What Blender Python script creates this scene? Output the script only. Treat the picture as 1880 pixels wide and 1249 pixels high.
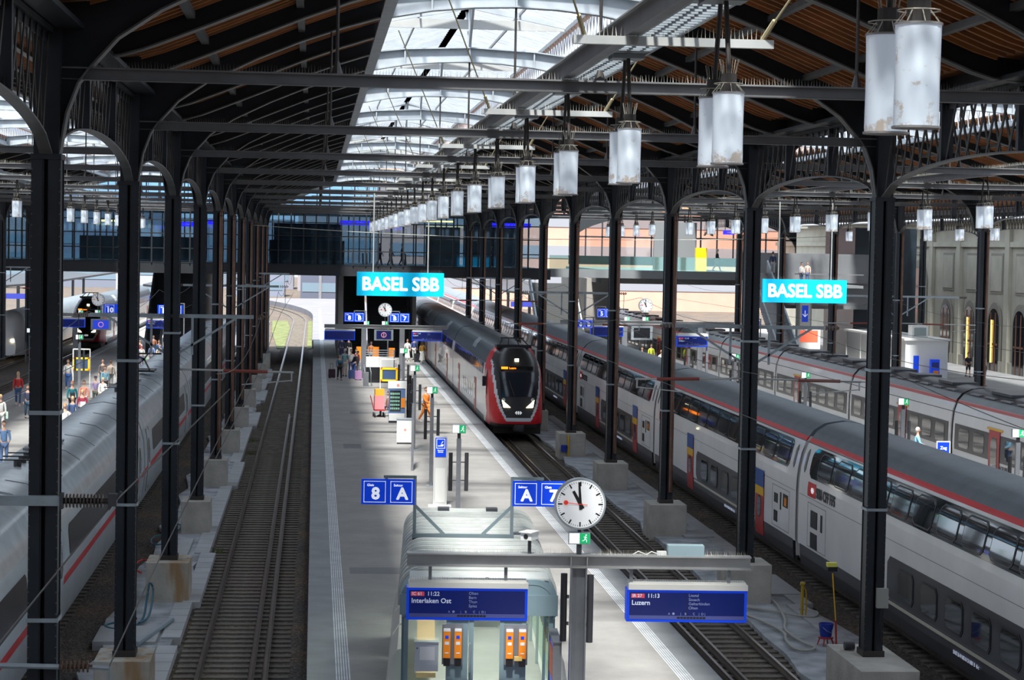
import bpy, bmesh, math, random
from mathutils import Vector, Matrix
random.seed(7)
S = bpy.context.scene
for o in list(bpy.data.objects): bpy.data.objects.remove(o)
COL = S.collection
PI = math.pi
# ------------------------------------------------------------------ camera, sky, sun, exposure
cam = bpy.data.objects.new('camera', bpy.data.cameras.new('camera')); COL.objects.link(cam)
cam.data.sensor_width = 36; cam.data.lens = 3814.3/1880*36
cam.data.clip_start = .5; cam.data.clip_end = 1500
yaw, pit, roll = .0952, .0449, .0188
fw = Vector((math.sin(yaw)*math.cos(pit), math.cos(yaw)*math.cos(pit), -math.sin(pit)))
rt = Vector((math.cos(yaw), -math.sin(yaw), 0)); up = rt.cross(fw)
r2 = math.cos(roll)*rt+math.sin(roll)*up; u2 = -math.sin(roll)*rt+math.cos(roll)*up
M = Matrix((r2, u2, -fw)).transposed().to_4x4(); M.translation = (0, 0, 9.708)
cam.matrix_world = M
cam.data.dof.use_dof = True; cam.data.dof.focus_distance = 45; cam.data.dof.aperture_fstop = 9
S.camera = cam
S.view_settings.view_transform = 'Standard'; S.view_settings.look = 'None'
S.view_settings.gamma = 1; S.view_settings.use_curve_mapping = False
S.view_settings.exposure = 0.55
w = bpy.data.worlds.new('sky'); S.world = w; w.use_nodes = True
bg = w.node_tree.nodes['Background']; bg.inputs[0].default_value = (.72, .85, 1, 1); bg.inputs[1].default_value = 1.4
sun = bpy.data.objects.new('sun', bpy.data.lights.new('sun', 'SUN')); COL.objects.link(sun)
sun.data.energy = 11; sun.data.angle = .09; sun.data.color = (1, .95, .86)
sun.rotation_euler = Vector((.10, .62, -1)).to_track_quat('-Z', 'Y').to_euler()

# ------------------------------------------------------------------ materials
MATS = {}
def mat(name, col, rough=.6, metal=0, var=0, scale=4, bump=0, bscale=None, emit=0, emcol=None, trans=0, spec=.5, coat=0):
    if name in MATS: return MATS[name]
    m = bpy.data.materials.new(name); m.use_nodes = True; MATS[name] = m
    nt = m.node_tree; b = nt.nodes['Principled BSDF']
    b.inputs['Base Color'].default_value = (*col, 1); b.inputs['Roughness'].default_value = rough
    b.inputs['Metallic'].default_value = metal; b.inputs['Specular IOR Level'].default_value = spec
    b.inputs['Coat Weight'].default_value = coat
    if emit:
        b.inputs['Emission Color'].default_value = (*(emcol or col), 1); b.inputs['Emission Strength'].default_value = emit
    tc = nt.nodes.new('ShaderNodeTexCoord')
    if var:
        n = nt.nodes.new('ShaderNodeTexNoise'); n.inputs['Scale'].default_value = scale; n.inputs['Detail'].default_value = 5
        nt.links.new(tc.outputs['Object'], n.inputs['Vector'])
        r = nt.nodes.new('ShaderNodeMapRange'); r.inputs[1].default_value = .3; r.inputs[2].default_value = .7
        r.inputs[3].default_value = 1-var; r.inputs[4].default_value = 1+var
        nt.links.new(n.outputs['Fac'], r.inputs[0])
        v = nt.nodes.new('ShaderNodeVectorMath'); v.operation = 'SCALE'; v.inputs[0].default_value = col
        nt.links.new(r.outputs[0], v.inputs['Scale']); nt.links.new(v.outputs[0], b.inputs['Base Color'])
    if bump:
        n2 = nt.nodes.new('ShaderNodeTexNoise'); n2.inputs['Scale'].default_value = bscale or scale*4; n2.inputs['Detail'].default_value = 4
        nt.links.new(tc.outputs['Object'], n2.inputs['Vector'])
        bp = nt.nodes.new('ShaderNodeBump'); bp.inputs['Strength'].default_value = bump; bp.inputs['Distance'].default_value = .05
        nt.links.new(n2.outputs['Fac'], bp.inputs['Height']); nt.links.new(bp.outputs[0], b.inputs['Normal'])
    return m
def glass(name, tint, transp=.5, rough=.05, transl=0, tcol=None):
    m = bpy.data.materials.new(name); m.use_nodes = True; nt = m.node_tree; MATS[name] = m
    out = nt.nodes['Material Output']; nt.nodes.remove(nt.nodes['Principled BSDF'])
    t = nt.nodes.new('ShaderNodeBsdfTransparent'); t.inputs[0].default_value = (*(tcol or tint), 1)
    if transl: g = nt.nodes.new('ShaderNodeBsdfTranslucent'); g.inputs[0].default_value = (*tint, 1)
    else: g = nt.nodes.new('ShaderNodeBsdfGlossy'); g.inputs[0].default_value = (*tint, 1); g.inputs['Roughness'].default_value = rough
    mx = nt.nodes.new('ShaderNodeMixShader'); mx.inputs[0].default_value = 1-transp
    nt.links.new(t.outputs[0], mx.inputs[1]); nt.links.new(g.outputs[0], mx.inputs[2]); nt.links.new(mx.outputs[0], out.inputs[0])
    return m
steel = mat('steel_slate', (.022, .026, .033), .42, .3, .25, 1.5, .05)
steel2 = mat('steel_brown', (.045, .04, .038), .5, .2, .3, 1.5, .05)
flg = mat('steel_flange', (.13, .13, .13), .45, .3, .2, 2)
lit_st = mat('steel_skylit', (.34, .37, .40), .5, .1, .15, 2)  # paler copy of the roof steel, skylight brightness put into its colour
lite = mat('light_steel', (.42, .43, .42), .45, .2, .1, 2)
pipe_m = mat('copper_brown', (.16, .085, .06), .45, .4, .3, 2)
galv = mat('galvanised', (.33, .37, .40), .45, .4, .15, 3)
galvd = mat('post_grey', (.19, .20, .22), .45, .3, .1, 3)
black = mat('black', (.012, .012, .014), .45)
rubber = mat('gangway_rubber', (.02, .02, .022), .7, 0, .2, 8)
white = mat('white_paint', (.78, .78, .76), .4)
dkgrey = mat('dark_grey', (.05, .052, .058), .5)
conc = mat('concrete', (.34, .33, .30), .9, 0, .22, 2.5, .3, 20)
railm = mat('rail_steel', (.20, .16, .14), .32, .8, .25, 6)
sleepm = mat('timber_sleeper', (.12, .105, .09), .9, 0, .35, 3, .4, 14)
spikem = mat('spike_wire', (.35, .33, .28), .5, .5)
blue = mat('signal_blue', (.0, .04, .50), .35, emit=.22, emcol=(0, .06, .9))
screen = mat('screen_blue', (.005, .010, .06), .15, emit=.12, emcol=(.01, .03, .35))
cyan = mat('sign_cyan', (.0, .42, .68), .4, 0, .12, .9, emit=.28, emcol=(0, .5, .85))
wlet = mat('letter_white', (.85, .87, .9), .5, emit=.35)
wdim = mat('led_white', (.5, .55, .7), .5, emit=.25)
rdim = mat('led_red', (.5, .05, .08), .5, emit=.25)
green = mat('exit_green', (.01, .35, .12), .4, emit=.25, emcol=(0, .6, .2))
red = mat('train_red', (.62, .012, .02), .4, coat=.1, var=.05, spec=.3)
yellow = mat('yellow', (.75, .42, .01), .4)
orange = mat('orange', (.85, .25, .01), .45)
dglass = mat('dark_glass', (.012, .014, .018), .06, 0, spec=.8)
wood = mat('roof_wood', (.30, .115, .035), .7, 0, .35, 1.2, .1)
skin = mat('skin', (.55, .32, .22), .6)

# ------------------------------------------------------------------ mesh builder
class MB:
    def __init__(s): s.v = []; s.f = []
    def add(s, vs, fs):
        n = len(s.v); s.v += [tuple(p) for p in vs]; s.f += [tuple(i+n for i in f) for f in fs]; return s
    def box(s, x0, x1, y0, y1, z0, z1):
        return s.add([(x0,y0,z0),(x1,y0,z0),(x1,y1,z0),(x0,y1,z0),(x0,y0,z1),(x1,y0,z1),(x1,y1,z1),(x0,y1,z1)],
                     [(0,3,2,1),(4,5,6,7),(0,1,5,4),(1,2,6,5),(2,3,7,6),(3,0,4,7)])
    def cbox(s, c, d): return s.box(c[0]-d[0]/2, c[0]+d[0]/2, c[1]-d[1]/2, c[1]+d[1]/2, c[2]-d[2]/2, c[2]+d[2]/2)
    def bar(s, p, q, w, h=None, upv=(0,0,1)):
        p, q = Vector(p), Vector(q); d = (q-p).normalized(); u = Vector(upv)
        if abs(d.dot(u)) > .98: u = Vector((0,1,0))
        a = d.cross(u).normalized()*w/2; b = a.cross(d).normalized()*(h or w)/2
        vs = [p-a-b, p+a-b, p+a+b, p-a+b, q-a-b, q+a-b, q+a+b, q-a+b]
        return s.add(vs, [(0,1,2,3),(7,6,5,4),(0,4,5,1),(1,5,6,2),(2,6,7,3),(3,7,4,0)])
    def cyl(s, p, q, r, n=12, r1=None):
        p, q = Vector(p), Vector(q); d = (q-p).normalized(); u = Vector((0,0,1)) if abs(d.z) < .95 else Vector((0,1,0))
        a = d.cross(u).normalized(); b = a.cross(d); r1 = r if r1 is None else r1; vs = []
        for c, R in ((p, r), (q, r1)): vs += [c+(a*math.cos(2*PI*i/n)+b*math.sin(2*PI*i/n))*R for i in range(n)]
        fs = [(i, (i+1)%n, n+(i+1)%n, n+i) for i in range(n)]+[tuple(range(n))[::-1], tuple(range(n, 2*n))]
        return s.add(vs, fs)
    def tube(s, pts, r, n=6):
        pts = [Vector(p) for p in pts]; vs = []
        for i, p in enumerate(pts):
            d = (pts[min(i+1, len(pts)-1)]-pts[max(i-1, 0)]).normalized(); u = Vector((0,0,1)) if abs(d.z) < .9 else Vector((0,1,0))
            a = d.cross(u).normalized(); b = a.cross(d)
            vs += [p+(a*math.cos(2*PI*k/n)+b*math.sin(2*PI*k/n))*r for k in range(n)]
        m = len(pts); fs = [(i*n+k, i*n+(k+1)%n, (i+1)*n+(k+1)%n, (i+1)*n+k) for i in range(m-1) for k in range(n)]
        return s.add(vs, fs+[tuple(range(n))[::-1], tuple(range((m-1)*n, m*n))])
    def prismY(s, poly, y0, y1):      # polygon in (x,z)
        n = len(poly); vs = [(x, y0, z) for x, z in poly]+[(x, y1, z) for x, z in poly]
        return s.add(vs, [tuple(range(n)), tuple(range(2*n-1, n-1, -1))]+[((i+1)%n, i, n+i, n+(i+1)%n) for i in range(n)])
    def prismX(s, poly, x0, x1):      # polygon in (y,z)
        n = len(poly); vs = [(x0, y, z) for y, z in poly]+[(x1, y, z) for y, z in poly]
        return s.add(vs, [tuple(range(n)), tuple(range(2*n-1, n-1, -1))]+[((i+1)%n, i, n+i, n+(i+1)%n) for i in range(n)])
    def prismZ(s, poly, z0, z1):
        n = len(poly); vs = [(x, y, z0) for x, y in poly]+[(x, y, z1) for x, y in poly]
        return s.add(vs, [tuple(range(n))[::-1], tuple(range(n, 2*n))]+[(i, (i+1)%n, n+(i+1)%n, n+i) for i in range(n)])
    def slabY(s, A, B, y0, y1):       # ribbon between two polylines in (x,z), extruded in y
        n = len(A); vs = []
        for y in (y0, y1): vs += [(x, y, z) for x, z in A]+[(x, y, z) for x, z in B]
        f = []; m = 2*n
        for i in range(n-1):
            f += [(i, i+1, n+i+1, n+i), (m+i+1, m+i, m+n+i, m+n+i+1), (i+1, i, m+i, m+i+1), (n+i, n+i+1, m+n+i+1, m+n+i)]
        f += [(0, n, m+n, m), (n-1, m+n-1, m+2*n-1, 2*n-1)]
        return s.add(vs, f)
    def disc(s, c, r, y0, y1, n=40):
        return s.prismY([(c[0]+r*math.cos(2*PI*i/n), c[1]+r*math.sin(2*PI*i/n)) for i in range(n)], y0, y1)
    def build(s, name, m, parent=None, smooth=False, **tags):
        me = bpy.data.meshes.new(name); me.from_pydata(s.v, [], s.f); me.materials.append(m)
        b = bmesh.new(); b.from_mesh(me); bmesh.ops.recalc_face_normals(b, faces=b.faces); b.to_mesh(me); b.free()
        if smooth:
            for p in me.polygons: p.use_smooth = True
            try: me.set_sharp_from_angle(angle=math.radians(40))
            except Exception: pass
        o = bpy.data.objects.new(name, me); COL.objects.link(o)
        if parent: o.parent = parent
        for k, v in tags.items(): o[k] = v
        return o
def thing(name, label, cat, loc=(0,0,0), rz=0, group=None):
    o = bpy.data.objects.new(name, None); COL.objects.link(o); o.location = loc; o.rotation_euler = (0,0,rz)
    o.empty_display_size = .1
    o['label'] = label; o['category'] = cat
    if group: o['group'] = group
    return o
def tag(o, label, cat, group=None):
    o['label'] = label; o['category'] = cat
    if group: o['group'] = group
    return o
def struct(mb, name, m, **k): return mb.build(name, m, kind='structure', **k)
KIDS = {}
def dup(root, loc, label, group=None, rz=None):
    def cp(o, par):
        c = o.copy(); COL.objects.link(c)
        if par: c.parent = par
        for ch in [x for x in KIDX.get(o.name, [])]: cp(ch, c)
        return c
    r = cp(root, None); r.location = loc
    if rz is not None: r.rotation_euler = (0,0,rz)
    r['label'] = label
    if group: r['group'] = group
    return r
KIDX = {}
def freeze(root):                      # remember the children tree of a thing before copying it
    allo = list(bpy.data.objects)
    def rec(o):
        ch = [x for x in allo if x.parent == o]; KIDX[o.name] = ch
        for c in ch: rec(c)
    rec(root); return root
NTH = ['nearest','second','third','fourth','fifth','sixth','seventh','eighth','ninth','tenth','eleventh','twelfth','thirteenth','fourteenth','fifteenth','sixteenth','seventeenth','eighteenth','nineteenth','twentieth','twenty-first','twenty-second','twenty-third','twenty-fourth','twenty-fifth','twenty-sixth','twenty-seventh','twenty-eighth','twenty-ninth','thirtieth','thirty-first','thirty-second','thirty-third','thirty-fourth','thirty-fifth','thirty-sixth']
TXT = {}
def text(name, s, size, loc, m, parent=None, bold=0, rot=(PI/2,0,0), align='CENTER', ext=.004, sx=1, **tags):
    key = (s, size, bold, align, ext)
    if key not in TXT:
        c = bpy.data.curves.new('t', 'FONT'); c.body = s; c.size = size; c.offset = bold; c.extrude = ext; c.resolution_u = 3
        c.align_x = align; c.align_y = 'CENTER'
        c.offset = 0; o = bpy.data.objects.new('t', c); me = bpy.data.meshes.new_from_object(o); bpy.data.objects.remove(o)
        if bold:
            bb = bmesh.new(); src = bmesh.new(); src.from_mesh(me)
            for q in range(8):
                bmesh.ops.translate(src, vec=(bold*math.cos(q*PI/4), bold*math.sin(q*PI/4), .0004*q), verts=src.verts); tm = bpy.data.meshes.new('t'); src.to_mesh(tm); bb.from_mesh(tm); bpy.data.meshes.remove(tm)
                bmesh.ops.translate(src, vec=(-bold*math.cos(q*PI/4), -bold*math.sin(q*PI/4), -.0004*q), verts=src.verts)
            bb.to_mesh(me); bb.free(); src.free()
        TXT[key] = me
    me = TXT[key].copy(); me.materials.clear(); me.materials.append(m)
    o = bpy.data.objects.new(name, me); COL.objects.link(o); o.location = loc; o.rotation_euler = rot; o.scale = (sx,1,1)
    if parent: o.parent = parent
    for k, v in tags.items(): o[k] = v
    return o
def spikes(mb, x0, x1, y, z, h=.11, step=.05, axis='x', spread=.05):
    n = int((x1-x0)/step)
    for i in range(n):
        t = x0+step*(i+.5); dx = random.uniform(-.015, .015); dy = random.choice((-1, 1))*spread*random.random()
        if axis == 'x': p = (t, y, z); q = (t+dx, y+dy, z+h*random.uniform(.75, 1))
        else: p = (y, t, z); q = (y+dy, t+dx, z+h*random.uniform(.75, 1))
        r = .0035
        mb.add([(p[0]-r, p[1]-r, p[2]), (p[0]+r, p[1]-r, p[2]), (p[0], p[1]+r, p[2]), q], [(0,1,3), (1,2,3), (2,0,3)])
    return mb

# ------------------------------------------------------------------ layout
Y0, BAY = 3.88, 13.277
def ky(k): return Y0+BAY*k
XL, XR, XR2, XLL = -3.84, 12.1, 31.5, -22.0
HC = (XL+XR)/2
HL = (XL+XLL)/2; HR = (XR+XR2)/2
X3 = 47.3; H3 = (XR2+X3)/2
YB = 163.2                          # front of the footbridge

# ground ------------------------------------------------------------
def ballast():
    m = bpy.data.materials.new('ballast'); m.use_nodes = True; nt = m.node_tree; b = nt.nodes['Principled BSDF']; b.inputs['Roughness'].default_value = .95
    tc = nt.nodes.new('ShaderNodeTexCoord'); v = nt.nodes.new('ShaderNodeTexVoronoi'); v.inputs['Scale'].default_value = 14
    n = nt.nodes.new('ShaderNodeTexNoise'); n.inputs['Scale'].default_value = .35; n.inputs['Detail'].default_value = 6
    nt.links.new(tc.outputs['Object'], v.inputs['Vector']); nt.links.new(tc.outputs['Object'], n.inputs['Vector'])
    cr = nt.nodes.new('ShaderNodeValToRGB'); nt.links.new(v.outputs['Color'], cr.inputs[0])
    cr.color_ramp.elements[0].color = (.035, .033, .032, 1); cr.color_ramp.elements[1].color = (.20, .19, .185, 1)
    cr2 = nt.nodes.new('ShaderNodeValToRGB'); nt.links.new(n.outputs['Fac'], cr2.inputs[0])
    cr2.color_ramp.elements[0].position = .4; cr2.color_ramp.elements[0].color = (.62, .58, .55, 1); cr2.color_ramp.elements[1].position = .66; cr2.color_ramp.elements[1].color = (1.1, .82, .6, 1)
    mx = nt.nodes.new('ShaderNodeMix'); mx.data_type = 'RGBA'; mx.blend_type = 'MULTIPLY'; mx.inputs[0].default_value = 1
    nt.links.new(cr.outputs[0], mx.inputs[6]); nt.links.new(cr2.outputs[0], mx.inputs[7]); nt.links.new(mx.outputs[2], b.inputs['Base Color'])
    bp = nt.nodes.new('ShaderNodeBump'); bp.inputs['Strength'].default_value = .9; bp.inputs['Distance'].default_value = .06; bp.invert = True
    nt.links.new(v.outputs['Distance'], bp.inputs['Height']); nt.links.new(bp.outputs[0], b.inputs['Normal'])
    return m
bal = ballast()
struct(MB().box(-160, 160, -60, 600, -1.2, -.19), 'floor_ballast', bal)
grav = mat('pale_gravel', (.38, .40, .43), .95, 0, .35, 1.3, .7, 60)
def ragged(x0, x1, y0, y1, amp, z, seed):
    rnd = random.Random(seed); n = int((y1-y0)/2.2); L = []; R = []
    for i in range(n+1):
        y = y0+(y1-y0)*i/n; L.append((x0+rnd.uniform(-amp, amp), y)); R.append((x1+rnd.uniform(-amp, amp), y))
    mb = MB()
    for i in range(n): mb.add([(*L[i], z), (*R[i], z), (*R[i+1], z), (*L[i+1], z), (*L[i], -.4), (*R[i], -.4), (*R[i+1], -.4), (*L[i+1], -.4)], [(0,1,2,3), (0,3,7,4), (1,5,6,2)])
    return mb
struct(ragged(-5.0, -3.3, 25, 162, .22, -.05, 1), 'floor_gravel_strip', grav)
struct(ragged(11.55, 13.75, 25, 190, .22, -.05, 2), 'floor_gravel_strip', grav)
slabm = mat('duct_slab', (.35, .36, .375), .85, 0, .12, 1, .15, 20)
def ducts(x, w, y0, y1, label, skip=()):
    m = MB(); y = y0; i = 0; rnd = random.Random(int(x*10)); off = 0
    while y < y1:
        if i % 9 == 8: off = rnd.choice((-.28, 0, .2, 0))
        if not any(a < y < b for a, b in skip): m.box(x+off-w/2, x+off+w/2, y+.012, y+.98, -.2, 0)
        y += 1; i += 1
    return m
struct(ducts(-3.38, .46, 30, 160, '', ((49.5, 51),)), 'trim_duct_left', slabm)
struct(ducts(13.6, .5, 30, 150, ''), 'trim_duct_right', slabm)
struct(MB().box(12.3, 13.9, 57.5, 61, -.2, .02).box(11.6, 12.5, 66, 67.3, -.2, .03).box(12.6, 13.6, 69, 70.6, -.2, .03).box(-5.2, -3.7, 50.3, 52.4, -.3, .03).box(-4.9, -3.9, 62.2, 63.2, -.3, .03).box(-4.2, -3.8, 63.5, 68, -.3, .02).box(12.6, 13.1, 43, 45.2, -.2, .1), 'trim_cover_slabs', slabm)

# tracks ------------------------------------------------------------
def railprof(mb, pts, w=.07):
    for a, b, c, d in ((-.035, .035, -.045, 0), (-.01, .01, -.14, -.045), (-.07, .07, -.165, -.14)):
        for i in range(len(pts)-1):
            (x0, y0), (x1, y1) = pts[i], pts[i+1]
            mb.add([(x0+a,y0,c),(x0+b,y0,c),(x0+b,y0,d),(x0+a,y0,d),(x1+a,y1,c),(x1+b,y1,c),(x1+b,y1,d),(x1+a,y1,d)], [(0,1,2,3),(7,6,5,4),(3,2,6,7),(0,4,5,1),(0,3,7,4),(1,5,6,2)])
    return mb
def track(label, xc, y0, y1, nlead=0, guard=None, path=None, group='railway tracks'):
    t = thing('railway_track', label, 'track', (xc, 0, 0), 0, group)
    P = path or [(0, y0), (0, y1)]
    for sgn in (-1, 1):
        railprof(MB(), [(x+sgn*.7525, y) for x, y in P]).build('rail', railm, t)
    if guard is not None: railprof(MB(), [(guard, y0), (guard, min(y1, 118))]).build('guard_rail', railm, t)
    def xat(y):
        for (xa, ya), (xb, yb) in zip(P, P[1:]):
            if ya <= y <= yb: return xa+(xb-xa)*(y-ya)/(yb-ya)
        return P[-1][0]
    n = int((y1-y0)/.6); rest = MB(); one = None
    for i in range(n):
        y = y0+.3+.6*i
        if i < nlead:
            if one is None: one = MB().box(-1.3, 1.3, -.13, .13, -.30, -.155).build('sleeper', sleepm, t); s = one
            else: s = one.copy(); COL.objects.link(s)
            s.location = (xat(y)+random.uniform(-.02, .02), y, random.uniform(-.004, .004)); s.rotation_euler = (0, 0, random.uniform(-.012, .012))
        else:
            x = xat(y); rest.box(x-1.3, x+1.3, y-.13, y+.13, -.30, -.155)
    if rest.v: rest.build('sleepers', sleepm, t, kind='stuff')
    return t
curve = [(0, 30), (0, 255)]+[(-(y-255)**2/700., y) for y in range(260, 345, 5)]
track('empty track 8 left of the middle platform, curving left beyond the footbridge', -1.75, 36, 340, 100, .44, curve)
track('empty track 7 right of the middle platform, in front of the arriving red-nosed train', 10.3, 36, 300, 100, -.42)
track('track under the long white double-deck train on the right', 16.1, 36, 300, 40)
track('track under the silver train left of the left column row', -7.5, 36, 250, 40)
track('far right track under the single-deck train with the pale red roof line', 29.05, 60, 300, 30)
track('far left track leading to the black-fronted red train', -19.5, 90, 300, 30)
track('outermost left track under the white and red train', -24.1, 100, 300, 30)

# platforms ---------------------------------------------------------
def platmat():
    m = bpy.data.materials.new('platform_asphalt'); m.use_nodes = True; nt = m.node_tree; b = nt.nodes['Principled BSDF']; b.inputs['Roughness'].default_value = .75
    tc = nt.nodes.new('ShaderNodeTexCoord'); n = nt.nodes.new('ShaderNodeTexNoise'); n.inputs['Scale'].default_value = .5; n.inputs['Detail'].default_value = 8; n.inputs['Roughness'].default_value = .65
    nt.links.new(tc.outputs['Object'], n.inputs['Vector']); cr = nt.nodes.new('ShaderNodeValToRGB'); nt.links.new(n.outputs['Fac'], cr.inputs[0])
    cr.color_ramp.elements[0].position = .3; cr.color_ramp.elements[0].color = (.205, .196, .188, 1); cr.color_ramp.elements[1].position = .75; cr.color_ramp.elements[1].color = (.32, .305, .29, 1)
    nt.links.new(cr.outputs[0], b.inputs['Base Color'])
    n2 = nt.nodes.new('ShaderNodeTexNoise'); n2.inputs['Scale'].default_value = 60; nt.links.new(tc.outputs['Object'], n2.inputs['Vector'])
    bp = nt.nodes.new('ShaderNodeBump'); bp.inputs['Strength'].default_value = .2; bp.inputs['Distance'].default_value = .01; nt.links.new(n2.outputs['Fac'], bp.inputs['Height']); nt.links.new(bp.outputs[0], b.inputs['Normal'])
    return m
pm = platmat()
edge = mat('edge_slab', (.24, .25, .265), .8, 0, .12, 1.2, .1, 30); tact = mat('tactile_white', (.62, .64, .67), .7, 0, .2, 3)
def platform(name, xl, xr, y0, y1, cur=False):
    struct(MB().box(xl+.9, xr-.9, y0, y1, -.3, .55), name, pm)
    for a, b, in ((xl, xl+.9), (xr-.9, xr)):
        m = MB(); y = y0
        while y < y1: m.box(a+.004, b-.004, y, min(y+2.99, y1), .3, .552); y += 3
        struct(m, 'trim_platform_edge', edge)
    lx = xl+.64 if name == 'floor_platform' else xl+.62
    for base in (xl+.62, xr-.92):
        m = MB()
        for i in range(6): m.box(base+i*.055, base+i*.055+.028, y0, y1, .553, .557)
        struct(m, 'trim_tactile_strip', tact)
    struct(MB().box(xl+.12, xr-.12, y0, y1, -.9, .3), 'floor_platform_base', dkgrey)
platform('floor_platform', -.05, 8.8, 26, 290)
platform('floor_platform', -17.9, -9.35, 60, 250)
platform('floor_platform', 17.85, 26.7, 50, 250)
struct(MB().box(31.9, 54, 60, 260, -.5, .55), 'floor_platform', pm)
struct(MB().box(-60, -26.6, 100, 260, -.5, .55), 'floor_platform', pm)
tarm = mat('asphalt_patch', (.17, .172, .178), .85, 0, .1, 1, .1, 30)
struct(MB().box(1.1, 2.6, 57.5, 58.6, .5, .5535).box(2.0, 4.2, 112, 113.5, .5, .5535).box(5, 7.2, 120, 122, .5, .5535).box(1.4, 2.2, 93, 95, .5, .5535), 'floor_patch', tarm)

# ------------------------------------------------------------------ columns, arcades, roof
LOW = [(0.0,10.82),(.18,10.9),(.28,11.5),(.44,11.93),(.62,12.17),(.99,12.59),(1.59,13.0),(1.95,13.18),(2.6,13.5),(3.5,13.88),(4.4,14.2),(5.25,14.45),(6.2,14.63),(7.1,14.72),(7.97,14.75)]
DECK = [(0,13.08),(.6,13.14),(1,13.26),(2,13.66),(3.5,14.28),(4.4,14.62),(5.25,14.9),(6.2,15.02),(7.97,15.1)]
def interp(P, x):
    for (a, b), (c, d) in zip(P, P[1:]):
        if x <= c+1e-6: return b+(d-b)*(x-a)/(c-a)
    return P[-1][1]
def sidepts(P, x0, sgn, sc): return [(x0+sgn*dx*sc, z) for dx, z in P]
def off(P, d):
    out = []
    for i, (x, z) in enumerate(P):
        a = P[max(i-1, 0)]; b = P[min(i+1, len(P)-1)]; tx, tz = b[0]-a[0], b[1]-a[1]; l = math.hypot(tx, tz) or 1
        out.append((x-tz/l*d, z+tx/l*d))
    return out
def make_arch(xl, xr, name='roof_arch', main=True):
    """children in local coords: x relative to world, y = 0"""
    t = thing(name, '', 'arch')
    half = (xr-xl)/2; sc = half/7.97
    SP = [p for p in LOW if p[0] <= 5.26]; CP = [p for p in LOW if p[0] >= 5.24]
    for sgn, x0 in ((1, xl), (-1, xr)):
        if main: A = sidepts(SP, x0, sgn, sc)
        else: A = sidepts([(d, interp(DECK, d)-.42) for d, _ in LOW if d <= 5.26], x0, sgn, sc)
        B = sidepts([(d, interp(DECK, d)-.02) for d, _ in SP], x0, sgn, sc)
        MB().slabY(A, B, -.025, .025).build('web', steel, t)
        F = off(A, .028*sgn)
        m = MB().slabY(A, F, -.15, .15)
        m.build('lower_flange', flg, t)
    if not main: return t
    C = sidepts(CP, xl, 1, sc)+[(xr-(d*sc), z) for d, z in CP[::-1][1:]]
    U = [(x, interp(DECK, (min(x-xl, xr-x))/sc)) for x, z in C]
    MB().slabY(C, U, -.025, .025).build('skylight_web', lit_st, t)
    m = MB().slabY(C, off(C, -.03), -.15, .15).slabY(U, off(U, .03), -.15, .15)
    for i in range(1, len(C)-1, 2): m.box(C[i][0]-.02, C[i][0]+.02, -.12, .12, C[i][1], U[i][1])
    m.build('skylight_flange', lit_st, t)
    hw_ = 2.72*sc; xm = (xl+xr)/2; MB().box(xm-hw_, xm+hw_, .3, .36, 15.66, 15.92).build('eave_tie', lite, t)
    if main:
        m = MB(); xc = (xl+xr)/2
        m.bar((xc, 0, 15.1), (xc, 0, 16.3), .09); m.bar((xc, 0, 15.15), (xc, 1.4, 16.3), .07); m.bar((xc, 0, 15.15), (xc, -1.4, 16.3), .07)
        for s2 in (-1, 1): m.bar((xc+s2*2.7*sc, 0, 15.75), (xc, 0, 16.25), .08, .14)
        m.build('ridge_strut', lit_st, t)
    return t
def place(make, items):
    """items: list of (y,label,group)"""
    first = None
    for y, lab, grp in items:
        if first is None:
            first = make(); first.location = (0, y, 0); first['label'] = lab; first['group'] = grp; freeze(first)
        else: dup(first, (0, y, 0), lab, grp)
hallname = {'c': 'central hall', 'l': 'left hall', 'r': 'right hall', 'f': 'farthest right hall beside the stone building'}
HALLS = [('c', XL, XR, 2, 12), ('l', XLL, XL, 4, 12), ('r', XR, XR2, 4, 12)]
for key, xl, xr, k0, k1 in HALLS:
    place(lambda: make_arch(xl, xr), [(ky(k), f'{NTH[k-k0]} main riveted roof arch of the {hallname[key]}' if k > k0 else f'nearest main riveted arch of the {hallname[key]}', 'main roof arches') for k in range(k0, k1+1)])
    its = []
    n = 0
    for k in range(k0, k1):
        for j in (1, 2):
            its.append((ky(k)+BAY*j/3, f'{NTH[n]} slim intermediate roof rib of the {hallname[key]}', 'intermediate roof ribs')); n += 1
    place(lambda: make_arch(xl, xr, 'roof_rib', False), its)
# roof decks, purlins, battens
def deck(xl, xr, y0, y1, tagn):
    sc = (xr-xl)/2/7.97
    P = [p for p in DECK if p[0] <= 5.26]
    for sgn, x0 in ((1, xl), (-1, xr)):
        A = sidepts(P, x0, sgn, sc); m = MB().slabY(A, [(x, z+.06) for x, z in A], y0, y1)
        struct(m, 'ceiling', wood)
        b = MB(); y = 24.
        A2 = sidepts([(d, z+.0) for d, z in P if d > .5], x0, sgn, sc)
        if tagn in 'clr':
            while y < y1-1:
                b.slabY([(x, z-.10) for x, z in A2], A2, y, y+.09); y += .44
            struct(b, 'ceiling_batten', wood)
        c = MB()
        for d in (1.75, 3.5):
            x = x0+sgn*d*sc; z = interp(DECK, d); c.box(x-.07, x+.07, 24, y1, z-.20, z-.08)
        struct(c, 'ceiling_purlin', flg)
        x = x0+sgn*.3; struct(MB().box(x0, x0+sgn*.5, y0, y1, 12.7, 12.78).box(x0, x0+sgn*.12, y0, y1, 12.7, 13.1), 'trim_gutter', steel)
gsky = glass('frosted_skylight_glass', (.72, .75, .78), transp=.8, transl=1, tcol=(.76, .80, .85))
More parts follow.
